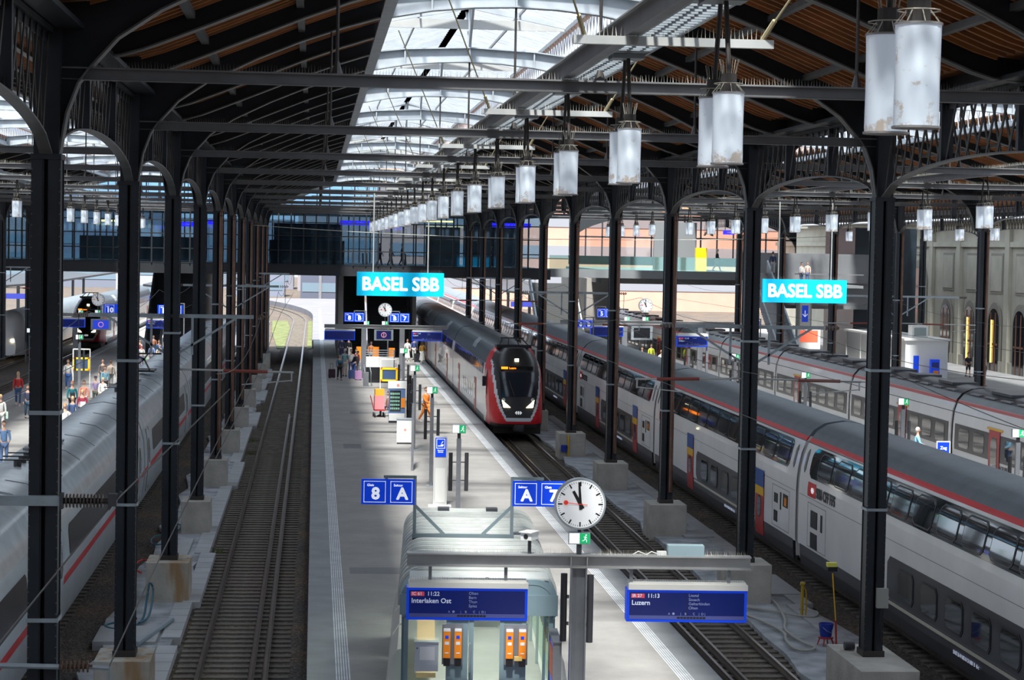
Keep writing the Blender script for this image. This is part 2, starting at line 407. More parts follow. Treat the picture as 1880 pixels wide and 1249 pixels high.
def skylight(xl, xr, y0, y1, fine):
    xc = (xl+xr)/2; sc = (xr-xl)/2/7.97; hw = 2.72*sc; ze, zr = 15.78, 16.5
    for s in (-1, 1):
        struct(MB().add([(xc+s*hw*1.06, y0, ze-.04), (xc, y0, zr), (xc, y1, zr), (xc+s*hw*1.06, y1, ze-.04)], [(0,1,2,3)]), 'window_skylight', gsky)
        struct(MB().add([(xc+s*hw*1.02, y0, 14.9), (xc+s*hw*1.02, y0, ze), (xc+s*hw*1.02, y1, ze), (xc+s*hw*1.02, y1, 14.9)], [(0,1,2,3)]), 'window_skylight_side', gsky)
        b = MB(); y = max(y0, 10)
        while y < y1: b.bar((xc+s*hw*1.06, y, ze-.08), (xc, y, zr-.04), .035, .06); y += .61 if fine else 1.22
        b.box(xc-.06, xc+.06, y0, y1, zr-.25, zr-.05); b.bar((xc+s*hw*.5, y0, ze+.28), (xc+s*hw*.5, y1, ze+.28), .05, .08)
        struct(b, 'window_skylight_bars', lit_st)
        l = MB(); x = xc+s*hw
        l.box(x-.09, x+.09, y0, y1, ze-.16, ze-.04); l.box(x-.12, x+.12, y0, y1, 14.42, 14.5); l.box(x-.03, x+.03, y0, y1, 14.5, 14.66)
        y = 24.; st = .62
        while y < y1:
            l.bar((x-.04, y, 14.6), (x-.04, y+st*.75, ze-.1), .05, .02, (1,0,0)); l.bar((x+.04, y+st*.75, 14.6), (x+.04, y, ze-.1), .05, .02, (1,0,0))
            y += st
        struct(l, 'trim_skylight_lattice', lit_st)
YS, YE = -26, 163
for key, xl, xr, k0, k1 in HALLS: deck(xl, xr, YS, YE, key); skylight(xl, xr, YS, YE, key == 'c')
deck(XR2, X3, YS, YE+60, 'f'); skylight(XR2, X3, YS, YE+60, False)
struct(MB().box(X3, X3+1.5, YS, YE+60, 12.5, 12.7).box(52.8, 54.2, YS, YE+60, 12.5, 12.7), 'ceiling', dkgrey); struct(MB().box(X3+1.5, 52.8, YS, YE+60, 12.6, 12.62), 'window_skylight', gsky)  # glazed strip added to this side ceiling to light the stone building
struct(MB().box(-46, XLL, YS, YE, 12.6, 12.8), 'ceiling', wood)
struct(MB().box(-46, 54, YS-.4, YS, -.2, 16.8), 'wall_back', dkgrey)

# tie beams
def make_tie(xl, xr):
    t = thing('tie_beam', '', 'beam')
    m = MB().box(xl, xr, -.02, .02, 12.0, 12.14).box(xl, xr, -.10, .10, 12.14, 12.165)
    m.build('beam', mat('tie_paint', (.15, .15, .155), .5, .1, .2, 1.5), t)
    MB().box(xl, xr, -.09, .09, 11.985, 12.0).build('bottom_flange', flg, t)
    spikes(MB(), xl+.4, xr-.4, 0, 12.165, .13, .045).build('bird_spikes', spikem, t, kind='stuff')
    xc = (xl+xr)/2; h = MB()
    for x in (xc-3.85, xc, xc+3.85):
        z = interp(LOW, min(x-xl, xr-x)*7.97/((xr-xl)/2))
        MB().cyl((x, 0, 12.15), (x, 0, z), .025, 8).cyl((x, 0, 12.15), (x, 0, 12.35), .09, 8, .03).build('hanger_rod', steel2, t)
    return t
for key, xl, xr, k0, k1 in HALLS:
    place(lambda: make_tie(xl, xr), [(ky(k), f'{NTH[k-k0]} horizontal tie beam with bird spikes across the {hallname[key]}', 'tie beams') for k in range(k0, k1+1)])

# columns
def make_column(pipe, wide=1., flare=False):
    t = thing('steel_column', '', 'column'); H0, H1 = 1.15, 10.85
    a = .178*wide
    m = MB()
    for s in (-1, 1):
        m.box(s*a-.012, s*a+.012, -.2, .2, H0, H1)
        m.box(s*a-s*.13-.0, s*a, -.215, -.195, H0, H1) if s > 0 else m.box(s*a, s*a+.13, -.215, -.195, H0, H1)
        m.box(min(s*a, s*a-s*.13), max(s*a, s*a-s*.13), .195, .215, H0, H1)
        m.box(min(s*(a-.13), s*(a-.15)), max(s*(a-.13), s*(a-.15)), -.2, .2, H0, H1)
        for q in (-1, 1): m.box(s*a+(-.03 if s < 0 else 0), s*a+(.03 if s > 0 else 0), q*.2-.012, q*.2+.012, H0, H1)
    m.box(-a+.12, a-.12, -.03, .03, H0, H1)
    m.build('shaft', steel, t)
    r = MB()
    for s in (-1, 1):
        z = H0+.1
        while z < H1: r.cbox((s*(a+.018), -.218, z), (.016, .012, .016)); z += .16
    r.build('rivets', flg, t, kind='stuff')
    MB().box(-a-.06, a+.06, -.26, .26, 1.02, 1.15).build('base_plate', steel2, t)
    c = MB().box(-a-.04, a+.04, -.24, .24, H1-.02, H1+.06)
    c.add([(-a,-.2,H1),(a,-.2,H1),(a,.2,H1),(-a,.2,H1),(-.2,-.32,13.0),(.2,-.32,13.0),(.2,.32,13.0),(-.2,.32,13.0)], [(0,1,2,3),(4,5,6,7),(0,1,5,4),(1,2,6,5),(2,3,7,6),(3,0,4,7)])
    c.build('capital', steel, t)
    if pipe:
        MB().cyl((.12, -.27, 1.4), (.12, -.27, 10.7), .065, 10).cyl((.12, -.27, 10.7), (.12, -.05, 11.2), .065, 10).build('drain_pipe', pipe_m, t)
    b = MB()
    for z in (4.2, 7.2): b.box(-a-.05, a+.05, -.235, -.222, z-.03, z+.03).box(-a-.05, -a-.035, -.23, .23, z-.03, z+.03).box(a+.035, a+.05, -.23, .23, z-.03, z+.03)
    b.build('clamp_band', galv, t)
    return t
colA = make_column(False); freeze(colA); colB = make_column(True); freeze(colB)
used = set()
def col(kind, x, y, label, group):
    src = colA if kind == 'A' else colB
    if src.name not in used:
        used.add(src.name); src.location = (x, y, 0); src['label'] = label; src['group'] = group; return src
    return dup(src, (x, y, 0), label, group)
for k in range(2, 13):
    n = k-2
    col('A' if k < 6 else 'B', XL, ky(k), f'{NTH[n]} dark steel column of the left row beside empty track 8', 'columns of the left row')
for k in range(3, 13):
    col('A' if k < 5 else 'B', XR, ky(k), f'{NTH[k-3]} dark steel column of the right row before the double-deck train', 'columns of the right row')
for n, y in enumerate((95.9, 110.2, 124.4, 138.6, 152.8)):
    col('B', XR2, y, f'{NTH[n]} brownish steel column behind the single-deck train on the right', 'columns behind the right train')
for n, y in enumerate((144.6, 158.8)):
    col('A', X3, y, f'{NTH[n]} dark column in front of the stone station building', 'columns by the stone building')
for n, k in enumerate((11, 12)):
    col('A', XLL, ky(k), f'{"nearer" if n == 0 else "farther"} brown steel column at the far left edge beside the white and red train', 'far left columns')
# plinths
plm = mat('plinth_concrete', (.42, .40, .36), .9, 0, .18, 1.6, .25, 18)
def rustmat():
    m = mat('plinth_rust', (.42, .40, .36), .9, 0, .15, 1.6, .25, 18); nt = m.node_tree; b = nt.nodes['Principled BSDF']
    src = b.inputs['Base Color'].links[0].from_socket
    tc = nt.nodes.new('ShaderNodeTexCoord'); mp = nt.nodes.new('ShaderNodeMapping'); mp.inputs['Scale'].default_value = (3.2, 3.2, .5); nt.links.new(tc.outputs['Object'], mp.inputs[0])
    n = nt.nodes.new('ShaderNodeTexNoise'); n.inputs['Scale'].default_value = 1.1; nt.links.new(mp.outputs[0], n.inputs['Vector'])
    cr = nt.nodes.new('ShaderNodeValToRGB'); nt.links.new(n.outputs['Fac'], cr.inputs[0]); cr.color_ramp.elements[0].position = .46; cr.color_ramp.elements[1].position = .68
    mx = nt.nodes.new('ShaderNodeMix'); mx.data_type = 'RGBA'; nt.links.new(cr.outputs[0], mx.inputs[0]); nt.links.new(src, mx.inputs[6]); mx.inputs[7].default_value = (.33, .21, .11, 1)
    nt.links.new(mx.outputs[2], b.inputs['Base Color']); return m
plr = rustmat()
def plinth(x, y, w, d, label, m=plm, grp='concrete column plinths'):
    o = MB().prismZ([(-w/2+.03,-d/2),(w/2-.03,-d/2),(w/2,-d/2+.03),(w/2,d/2-.03),(w/2-.03,d/2),(-w/2+.03,d/2),(-w/2,d/2-.03),(-w/2,-d/2+.03)], -.35, 1.02).build('concrete_plinth', m)
    o.location = (x, y, 0); return tag(o, label, 'plinth', grp)
for k in range(2, 13): plinth(XL, ky(k), 1.15 if k < 5 else .95, 1.5, f'concrete plinth under the {NTH[k-2]} column of the left row'+(', stained with orange rust' if k in (3, 4) else ''), plr if k in (3, 4) else plm)
for k in range(3, 13): plinth(XR+(.0 if k > 3 else -.05), ky(k)+(-.3 if k == 3 else 0), 1.25 if k < 8 else .7, 3.0 if k == 3 else 1.5, f'concrete plinth under the {NTH[k-3]} column of the right row', plm)

# arcades (lattice trusses between columns along the rows)
def make_arcade(bay):
    t = thing('lattice_arcade', '', 'truss'); h = bay/2
    A = []; n = 18
    for i in range(n+1):
        u = i/n*2-1; A.append((u*(h-.2), 10.92+.64*(1-abs(u)**2.1)**.6 if abs(u) < 1 else 10.92))
    lo = MB()
    vs = []
    for dx, dz in ((-.09, -.03), (.09, -.03), (.09, 0), (-.09, 0)): vs += [(dx, y, z+dz) for y, z in A]
    m = len(A); f = []
    for i in range(m-1):
        for q in range(4): f.append((q*m+i, ((q+1) % 4)*m+i, ((q+1) % 4)*m+i+1, q*m+i+1))
    lo.add(vs, f).build('arched_chord', flg, t)
    MB().box(-.10, .10, -h+.2, h-.2, 12.62, 12.7).box(-.02, .02, -h+.2, h-.2, 12.5, 12.62).build('top_chord', steel, t)
    def za(y):
        u = abs(y)/(h-.2); return 10.92+.64*(1-min(u, 1)**2.1)**.6
    s = MB(); N = int(bay/.62); st = (bay-.6)/N
    for i in range(N):
        y = -h+.3+i*st
        s.bar((.035, y, za(y)), (.035, y+st*.95, 12.6), .09, .018, (1,0,0)); s.bar((-.035, y+st*.95, za(y+st*.95)), (-.035, y, 12.6), .09, .018, (1,0,0))
    s.build('lattice_slats', steel2, t, kind='stuff')
    p = MB()
    for y in (-bay/6, bay/6): MB().box(-.12, .12, y-.07, y+.07, za(y), 12.62).build('post', steel, t)
    return t
def arcs(x, ys, bay, what):
    first = None
    for n, y in enumerate(ys):
        lab = f'{NTH[n]} riveted lattice arcade span {what}'
        if first is None: first = make_arcade(bay); first.location = (x, y, 0); first['label'] = lab; first['group'] = 'lattice arcades'; freeze(first)
        else: dup(first, (x, y, 0), lab, 'lattice arcades')
arcs(XL, [ky(k+.5) for k in range(1, 12)], BAY, 'above the left column row')
arcs(XR, [ky(k+.5) for k in range(2, 12)], BAY, 'above the right column row')
arcs(XR2, [88.8, 103.05, 117.3, 131.5, 145.7, 160], 14.2, 'above the columns behind the right train')
arcs(X3, [137.5, 151.7], 14.2, 'in front of the stone building')
arcs(XLL, [ky(k+.5) for k in (9, 10, 11)], BAY, 'at the far left edge')

# pendant lamps ------------------------------------------------------
def lampmat():
    m = bpy.data.materials.new('frosted_lamp'); m.use_nodes = True; nt = m.node_tree; b = nt.nodes['Principled BSDF']; b.inputs['Roughness'].default_value = .35
    b.inputs['Emission Color'].default_value = (.75, .85, 1, 1); b.inputs['Emission Strength'].default_value = .12
    tc = nt.nodes.new('ShaderNodeTexCoord'); n = nt.nodes.new('ShaderNodeTexNoise'); n.inputs['Scale'].default_value = 5.5; n.inputs['Detail'].default_value = 8; n.inputs['Roughness'].default_value = .7
    oi = nt.nodes.new('ShaderNodeObjectInfo'); ad = nt.nodes.new('ShaderNodeVectorMath'); nt.links.new(tc.outputs['Object'], ad.inputs[0]); nt.links.new(oi.outputs['Location'], ad.inputs[1]); nt.links.new(ad.outputs[0], n.inputs['Vector'])
    cr = nt.nodes.new('ShaderNodeValToRGB'); nt.links.new(n.outputs['Fac'], cr.inputs[0]); cr.color_ramp.elements[0].position = .60; cr.color_ramp.elements[1].position = .68
    sx = nt.nodes.new('ShaderNodeSeparateXYZ'); nt.links.new(tc.outputs['Object'], sx.inputs[0])
    rm = nt.nodes.new('ShaderNodeMapRange'); rm.inputs[1].default_value = .02; rm.inputs[2].default_value = .20; rm.inputs[3].default_value = .14; rm.inputs[4].default_value = 0; nt.links.new(sx.outputs['Z'], rm.inputs[0])
    a2 = nt.nodes.new('ShaderNodeMath'); nt.links.new(n.outputs['Fac'], a2.inputs[0]); nt.links.new(rm.outputs[0], a2.inputs[1]); nt.links.new(a2.outputs[0], cr.inputs[0])
    mx = nt.nodes.new('ShaderNodeMix'); mx.data_type = 'RGBA'; nt.links.new(cr.outputs[0], mx.inputs[0]); mx.inputs[6].default_value = (.56, .63, .70, 1); mx.inputs[7].default_value = (.33, .25, .17, 1)
    nt.links.new(mx.outputs[2], b.inputs['Base Color']); return m
lampm = lampmat(); rim = mat('lamp_rim', (.25, .24, .24), .5, .2)
def make_lamp():
    t = thing('pendant_lamp', '', 'lamp', (0,0,0), 0, 'pendant lamps')
    MB().box(-.28, .28, -.62, .62, 1.72, 1.84).box(-.22, .22, -.2, .2, 1.66, 1.72).build('mounting_box', galv, t)
    for y in (-.38, .38):
        c = MB(); n = 20; prof = [(.155, 0), (.158, .04), (.155, .3), (.158, .60), (.16, .70)]
        vs = []; fs = []
        for r, z in prof: vs += [(r*math.cos(2*PI*i/n), r*math.sin(2*PI*i/n), z) for i in range(n)]
        for j in range(len(prof)-1): fs += [(j*n+i, j*n+(i+1) % n, (j+1)*n+(i+1) % n, (j+1)*n+i) for i in range(n)]
        fs += [tuple(range(n))[::-1], tuple(range((len(prof)-1)*n, len(prof)*n))]
        o = c.add(vs, fs).build('frosted_cylinder', lampm, t, smooth=True); o.location = (0, y, 0)
        MB().cyl((0,0,-.012), (0,0,.004), .168, 20).build('rim', rim, o); MB().cyl((0,0,.7), (0,0,.715), .168, 20).build('rim', rim, o)
        g = MB().cyl((0,0,.715), (0,0,.90), .082, 16)
        g.build('collar', steel2, o)
        w_ = MB()
        for i in range(8):
            a = 2*PI*i/8; w_.bar((.09*math.cos(a), .09*math.sin(a), .80), (.16*math.cos(a), .16*math.sin(a), .715), .006)
        w_.tube([(.15*math.cos(2*PI*i/12), .15*math.sin(2*PI*i/12), .80) for i in range(13)], .005, 4)
        for i in range(9):
            a = 2*PI*i/9; w_.bar((.07*math.cos(a), .07*math.sin(a), .9), (.10*math.cos(a), .10*math.sin(a), 1.05), .005)
        w_.build('guard_wire', spikem, o)
        MB().cyl((0, y, .9), (0, y*.35, 1.7), .026, 8).build('stem', steel2, t)
    return t
lamp0 = make_lamp(); freeze(lamp0); lu = [False]
def lamp(x, y, lab):
    if not lu[0]: lu[0] = True; lamp0.location = (x, y, 10.59); lamp0['label'] = lab
    else: dup(lamp0, (x, y, 10.59), lab, 'pendant lamps')
for i in range(22): lamp(4.13, 14.5+6.64*i, f'{NTH[i]} hanging pair of frosted cylinder lamps in the line over the middle platform')
for n, i in enumerate(range(2, 16)): lamp(HL, 65.5+6.64*i, f'{NTH[n]} hanging pair of frosted lamps in the line of the left hall')
for n, i in enumerate(range(0, 14)): lamp(21.45, 65.3+6.64*i, f'{NTH[n]} hanging pair of frosted lamps in the line of the right hall')
for n, i in enumerate(range(0, 6)): lamp(H3, 118+6.64*i, f'{NTH[n]} hanging pair of frosted lamps in front of the stone building')
# cable trays that carry the lamps
def tray(x, y0, y1, label):
    t = thing('cable_ladder', label, 'cable tray', (x, 0, 0))
    MB().box(-.55, -.40, y0, y1, 12.2, 12.42).build('channel', galvd, t); MB().box(-.60, -.35, y0, y1, 12.42, 12.44).build('channel_cover', lite, t)
    MB().box(-.26, -.22, y0, y1, 12.30, 12.40).box(.22, .26, y0, y1, 12.30, 12.40).build('side_rail', galv, t)
    m = MB(); y = max(y0, 12)
    while y < y1: m.box(-.24, .24, y, y+.05, 12.31, 12.34); y += .25
    m.build('rungs', galv, t, kind='stuff')
    m = MB().tube([(-.1+.04*math.sin(i), y0+i*(y1-y0)/60, 12.37) for i in range(61)], .03, 5).tube([(.08+.04*math.sin(i*1.7), y0+i*(y1-y0)/60, 12.36) for i in range(61)], .025, 5)
    m.build('cables', black, t)
    spikes(MB(), 12, min(y1, 80), -.46, 12.44, .12, .05, 'y').build('bird_spikes', spikem, t, kind='stuff')
tray(4.13, 5, 160, 'long cable ladder carrying the line of lamps over the middle platform')
tray(HL, 60, 160, 'cable ladder carrying the lamps of the left hall')
tray(21.45, 60, 160, 'cable ladder carrying the lamps of the right hall'); tray(H3, 110, 160, 'cable ladder carrying the lamps in front of the stone building')
def make_cross():
    t = thing('cross_arm', '', 'beam', (0,0,0), 0, 'spiked cross arms over the lamps')
    MB().box(-1.18, 1.18, -.05, .05, -.06, .04).build('bar', lite, t)
    spikes(MB(), -1.15, 1.15, 0, .04, .15, .05).build('bird_spikes', spikem, t, kind='stuff')
    for s in (-1, 1): MB().cyl((s*1.05, 0, .04), (s*2.3, -2.6, 2.5), .014, 6).cyl((s*1.05, 0, .04), (s*1.15, -.2, .25), .03, 6).build('stay_wire', mat('wire_yellow', (.45, .38, .22), .5), t)
    return t
cr0 = make_cross(); freeze(cr0)
for n in range(10):
    lab = f'{NTH[n]} short light grey cross arm with bird spikes over the lamp line'
    if n == 0: cr0.location = (4.13, 24.1, 12.14); cr0['label'] = lab
    else: dup(cr0, (4.13, 24.1+BAY*n, 12.14), lab)

# ------------------------------------------------------------------ footbridge, hall end walls, far surroundings
brg = mat('bridge_dark', (.022, .024, .028), .5, .2); brc = mat('bridge_concrete', (.16, .155, .15), .85, 0, .2, .4)
bglass = glass('bridge_glass', (.55, .75, .9), transp=.78, rough=.03, tcol=(.72, .82, .88))
mull = mat('mullion', (.018, .022, .026), .5, .3)
def bowed(x): return YB+1.2*math.sin((x+20)/11.)
XS = [-46+i*2 for i in range(32)]            # -46 .. 16
def wallstrip(x0, x1, z0, z1, th, yf):
    n = max(2, int((x1-x0)/1.5)); P = [(x0+(x1-x0)*i/n) for i in range(n+1)]
    return MB().prismZ([(x, yf(x)) for x in P]+[(x, yf(x)+th) for x in P[::-1]], z0, z1)
struct(wallstrip(-46, 18.5, 7.15, 7.95, 28, bowed), 'floor_footbridge', brg)
struct(wallstrip(-46, 18.5, 12.15, 12.5, 26, bowed), 'ceiling_footbridge', brg); struct(wallstrip(-46, 17.5, 7.95, 7.97, 24, lambda x: bowed(x)+.3), 'floor_footbridge_finish', mat('bridge_floor', (.3, .3, .3), .4))
struct(wallstrip(-46, 17.8, 7.95, 12.15, .03, lambda x: bowed(x)+.1), 'window_footbridge', bglass)
struct(wallstrip(-46, 17.8, 7.95, 12.15, .03, lambda x: bowed(x)+25), 'window_footbridge_back', bglass)
m = MB(); x = -46
while x < 18:
    m.box(x-.05, x+.05, bowed(x)-.12, bowed(x)+.2, 7.95, 12.2); m.box(x-.05, x+.05, bowed(x)+24.8, bowed(x)+25, 7.95, 12.2); x += .98
struct(m, 'window_footbridge_mullions', mull)
for z in (8.0, 9.1, 10.25, 11.3, 12.1): struct(wallstrip(-46, 17.8, z-.04, z+.04, .12, lambda x: bowed(x)-.03), 'window_footbridge_transom', mull)
struct(wallstrip(-3.6, 2.3, 7.95, 9.9, .2, lambda x: bowed(x)+.25), 'wall_footbridge_panel', mat('panel_dark', (.03, .028, .026), .6))
struct(MB().box(-3.4, 2.2, 172, 172.2, 9.9, 11.3).box(9, 11.8, 170, 170.2, 8, 11.2).box(12.5, 17.5, 176, 176.2, 8, 12.1).box(-20, -10, 180, 180.2, 8, 10), 'wall_footbridge_shop', mat('shopfront', (.07, .085, .095), .4, 0, .5, .6))
o = MB().box(6.8, 11.0, 166, 166.3, 11.55, 11.68).build('strip_light', mat('yellow_light', (1, .8, .3), .5, emit=2.5)); tag(o, 'long warm yellow strip light inside the glazed footbridge above the blue station sign', 'light', )
o = MB().box(-17.2, -15.4, 168, 168.3, 11.1, 11.25).build('strip_light', MATS['yellow_light']); tag(o, 'short yellow strip light inside the left part of the glazed footbridge', 'light')
for i, (x, y, wd, z) in enumerate(((3.2, 164.9, 2.6, 11.35), (-10.5, 165.5, 1.9, 11.0), (-8.0, 165.5, .9, 11.2), (15.5, 165, 3.2, 11.4), (33.7, 168, .9, 11.2))):
    t = thing('led_sign', f'{["blue lit departure strip inside the footbridge above the empty track side of the blue sign","blue lit strip inside the left part of the footbridge","small blue lit strip left of the first far columns in the footbridge","blue lit strip in the footbridge right of the column row","small blue lit strip above the stairs on the right"][i]}', 'sign', (x, y, z), 0)
    MB().box(-wd/2, wd/2, 0, .12, -.17, .17).build('panel', mat('led_blue', (.01, .01, .3), .4, emit=1.6, emcol=(.03, .02, 1)), t)
    if i == 4: MB().box(-.3, -.26, .04, .08, .17, 5.2).build('hanger_rod', mull, t); MB().box(.26, .3, .04, .08, .17, 5.2).build('hanger_rod', mull, t)
    text('lettering', '→ 1-17   ←  Gleis' if wd > 1.5 else '→ 8', .17, (0, -.01, 0), wlet, t)
# end walls with arched windows above the bridge
skyglass = glass('end_window_glass', (.7, .88, 1.), transp=.8, rough=.05, tcol=(.62, .80, .92))
def endwall(xl, xr, y, key):
    sc = (xr-xl)/2/7.97; A = sidepts([p for p in LOW if p[0] > .5], xl, 1, sc); A += [(xr-(x-xl), z) for x, z in A[::-1][1:]]
    zb = 12.5
    top = [(x, interp(DECK, min(x-xl, xr-x)/sc)+.1) for x, _ in A]
    m = MB().slabY([(x, max(z-.25, zb)) for x, z in A], [(x, z+.3) for x, z in top], y, y+.2); struct(m, 'wall_end', mull)
    A2 = [(x, max(z-.25, zb)) for x, z in A]
    struct(MB().slabY([(x, zb) for x, _ in A2], A2, y+.1, y+.13), 'window_end', skyglass)
    g = MB(); x = xl+1
    while x < xr-1:
        z1 = interp([(a-A2[0][0], b) for a, b in A2], x-A2[0][0])
        g.box(x-.045, x+.045, y, y+.2, zb, max(z1, zb+.01)); x += .98
    for z in (12.9, 13.4, 13.9, 14.25):
        xs = [a for a, b in A2 if b >= z-.02]
        if xs: g.box(min(xs), max(xs), y+.02, y+.18, z-.03, z+.03)
    g.box(xl, xr, y-.1, y+.3, 12.45, 12.7)
    struct(g, 'window_end_bars', mull)
endwall(XL, XR, YB+1, 'c'); endwall(XLL, XL, YB+1, 'l')
# right side: mezzanine, stairs and its end wall
struct(MB().box(18.5, 34.2, 164.5, 169, 7.35, 8.0).box(23, 34.2, 169, 190, 7.35, 8.0), 'floor_mezzanine', mat('mezz_grey', (.18, .19, .20), .6))
struct(MB().box(23, 34.2, 166.0, 189, 6.9, 7.36), 'ceiling_mezzanine_underside', brc)
struct(MB().box(18.6, 34.0, 164.6, 164.64, 8.0, 9.1), 'window_balustrade', glass('balustrade_glass', (.7, .9, .85), transp=.85, tcol=(.75, .9, .85)))
struct(MB().box(28.2, 31.8, 172, 172.4, 8, 12), 'wall_mezzanine_panel', mat('slate_panel', (.10, .11, .12), .7))
struct(MB().box(36.5, 44, 162, 176, 7.3, 9.6).box(36.5, 45, 163, 170, 5.2, 7.3), 'wall_stair_block', mat('slate_block', (.15, .155, .165), .7, 0, .1, 1))
struct(MB().box(44.3, 49.5, 168, 178, .5, 11.8), 'wall_dark_block', mat('dark_block', (.02, .03, .04), .3, .2, .4, .6))
t = thing('column_stub', 'pale concrete pillar with a lift sign below the mezzanine', 'pillar', (38.6, 161.5, 0))
MB().box(-.55, .55, -.3, .5, .5, 7.3).build('shaft', mat('pale_conc', (.45, .45, .43), .8), t); MB().box(-.42, .42, -.36, -.3, 3.6, 5.9).build('sign_panel', white, t); MB().box(-.25, .25, -.37, -.36, 4.2, 5.5).build('blue_field', blue, t); text('lettering', '↓', .7, (0, -.38, 4.8), wlet, t)
# right end arched windows
pinkglass = glass('pink_window_glass', (.8, .7, .65), transp=.9, tcol=(.95, .86, .82))
g = MB()
xa, xb, yy = 22.5, 44.0, 192
cx, hw = (xa+xb)/2+1, (xb-xa)/2
P = [(cx-hw*math.cos(PI*i/24), 9.4+3.6*math.sin(PI*i/24)**.8 if 0 < i < 24 else 9.0) for i in range(25)]
struct(MB().slabY(P, [(x, 16.5) for x, z in P], yy, yy+.3), 'wall_end', mull)
struct(MB().slabY([(x, 8.9) for x, z in P], P, yy+.1, yy+.12), 'window_end', pinkglass)
x = xa+1
while x < xb+1: g.box(x-.06, x+.06, yy, yy+.2, 8.9, interp(P, x)); x += 1.55
g.box(xa+1, xb+1, yy, yy+.2, 10.7, 10.85).box(xa+1, xb+1, yy-.1, yy+.3, 8.2, 9.0)
struct(g, 'window_end_bars', mull)
t = thing('office_building', 'pinkish office building outside beyond the arched end window', 'building', (40, 330, 0))
MB().box(-30, 40, 0, 12, -.2, 30).build('facade', mat('pink_wall', (.42, .24, .19), .8, 0, .1, .2), t)
for i in range(5): MB().box(-28, 38, -.1, 0, 3+i*5, 5+i*5).build('window', mat('office_glass', (.2, .21, .24), .3), t)
# canopies added beyond the footbridge to darken the bright view there
def canopy(x, y0, y1, w_, lab):
    t = thing('added_canopy', lab, 'canopy', (x, y0, 0), 0, 'added dark canopies beyond the footbridge'); L = y1-y0
    MB().prismY([(-w_/2, 5.3), (0, 4.9), (w_/2, 5.3), (w_/2, 5.5), (0, 5.1), (-w_/2, 5.5)], 0, L).build('roof', brg, t)
    for i in range(int(L/12)+1): MB().box(-.15, .15, 3+i*12, 3.3+i*12, -.2, 5).build('pillar', galvd, t)
    MB().box(-w_/2+.6, w_/2-.6, -.05, .05, 3.9, 4.4).build('blue_board', mat('canopy_blue', (.02, .03, .25), .5), t)
canopy(-12.5, 200, 280, 7.5, 'added dark canopy beyond the footbridge above the left platform'); canopy(-30, 200, 280, 9, 'added dark canopy beyond the footbridge at the far left'); canopy(22.3, 200, 280, 8, 'added dark canopy beyond the footbridge above the right-hand platform')
# stairs
def stair(name, lab, x0, x1, y0, y1, z0, z1, m, esc=False):
    t = thing(name, lab, 'stairs', ((x0+x1)/2, y0, z0)); hw = (x1-x0)/2; n = int((z1-z0)/.17); d = (y1-y0)/n; h = (z1-z0)/n; s = MB()
    for i in range(n): s.box(-hw, hw, i*d, (i+1)*d+.02, i*h-.1, (i+1)*h)
    s.build('steps', m, t)
    for q in (-1, 1):
        MB().add([(q*hw-.06, -.3, 0), (q*hw+.06, -.3, 0), (q*hw+.06, y1-y0, z1-z0), (q*hw-.06, y1-y0, z1-z0), (q*hw-.06, -.3, 1.0), (q*hw+.06, -.3, 1.0), (q*hw+.06, y1-y0, z1-z0+1), (q*hw-.06, y1-y0, z1-z0+1)], [(0,1,2,3),(4,7,6,5),(0,4,5,1),(1,5,6,2),(2,6,7,3),(3,7,4,0)]).build('balustrade', galv if not esc else brg, t)
    return t
sd = mat('stair_dark', (.05, .055, .06), .6, .2); sl = mat('stair_light', (.5, .5, .5), .7)
stair('staircase', 'dark staircase rising from the middle platform under the footbridge, left of the blue sign', 2.4, 4.2, 172, 184, .55, 7.9, sd)
stair('staircase', 'dark staircase rising behind the far platform clock, right one of the pair', 4.5, 7.9, 171, 183, .55, 7.9, sd)
stair('staircase', 'dark staircase rising from the left platform under the footbridge, left one', -13.6, -12.4, 170, 182, .55, 7.9, sd)
stair('staircase', 'dark staircase rising from the left platform under the footbridge, right one', -12.1, -9.8, 170, 182, .55, 7.9, sd)
stair('staircase', 'dark staircase under the footbridge behind the right column row', 18.6, 22.4, 170, 180, .55, 6.6, sd)
stair('staircase', 'pale staircase with glass sides descending to the right beside the station block', 34.4, 35.9, 150, 163, .55, 8.0, sl)
struct(MB().box(1.9, 2.3, 166, 190, .5, 7.2).box(8.0, 8.3, 170, 190, .5, 7.2).box(-9.5, -9.2, 170, 190, .5, 7.2).box(-4.3, -4.05, 165, 190, -.2, 7.2).box(22.6, 24.5, 172, 190, .5, 7.2), 'wall_underpass', brc)
# bright world behind the bridge
pale = mat('outer_concrete', (.14, .14, .165), .9, 0, .1, .3); grass = mat('weeds', (.10, .12, .04), .9, 0, .6, 1.2, .5, 30)
o = MB().prismZ([(-3.4, 194), (-2.75, 194), (-2.75, 240), (-3.3, 262), (-5.2, 262), (-4.6, 230)], -.2, -.12).build('weeds', grass, kind='stuff'); tag(o, 'yellow green weeds growing left of the curving track beyond the footbridge', 'weeds')
o = MB().prismZ([(-.62, 194), (-.2, 194), (-.2, 262), (-.7, 262)], -.2, -.12).build('weeds', grass, kind='stuff'); tag(o, 'strip of green weeds between the curving track and the platform edge', 'weeds')
struct(MB().prismZ([(-9, 196), (-5.2, 196), (-5.4, 260), (-9, 260)], -.25, -.1), 'floor_outer_path', pale)
ptc = [(-.05, 290)]+[(-.05-(y-262)**2/620., y) for y in range(290, 345, 9)]
struct(MB().prismZ([(-.15, 196)]+[(-.15-max(0, y-262)**2/640., y) for y in range(262, 345, 8)]+[(8, 345), (8, 196)], -.2, .553), 'floor_outer_platform', pale)
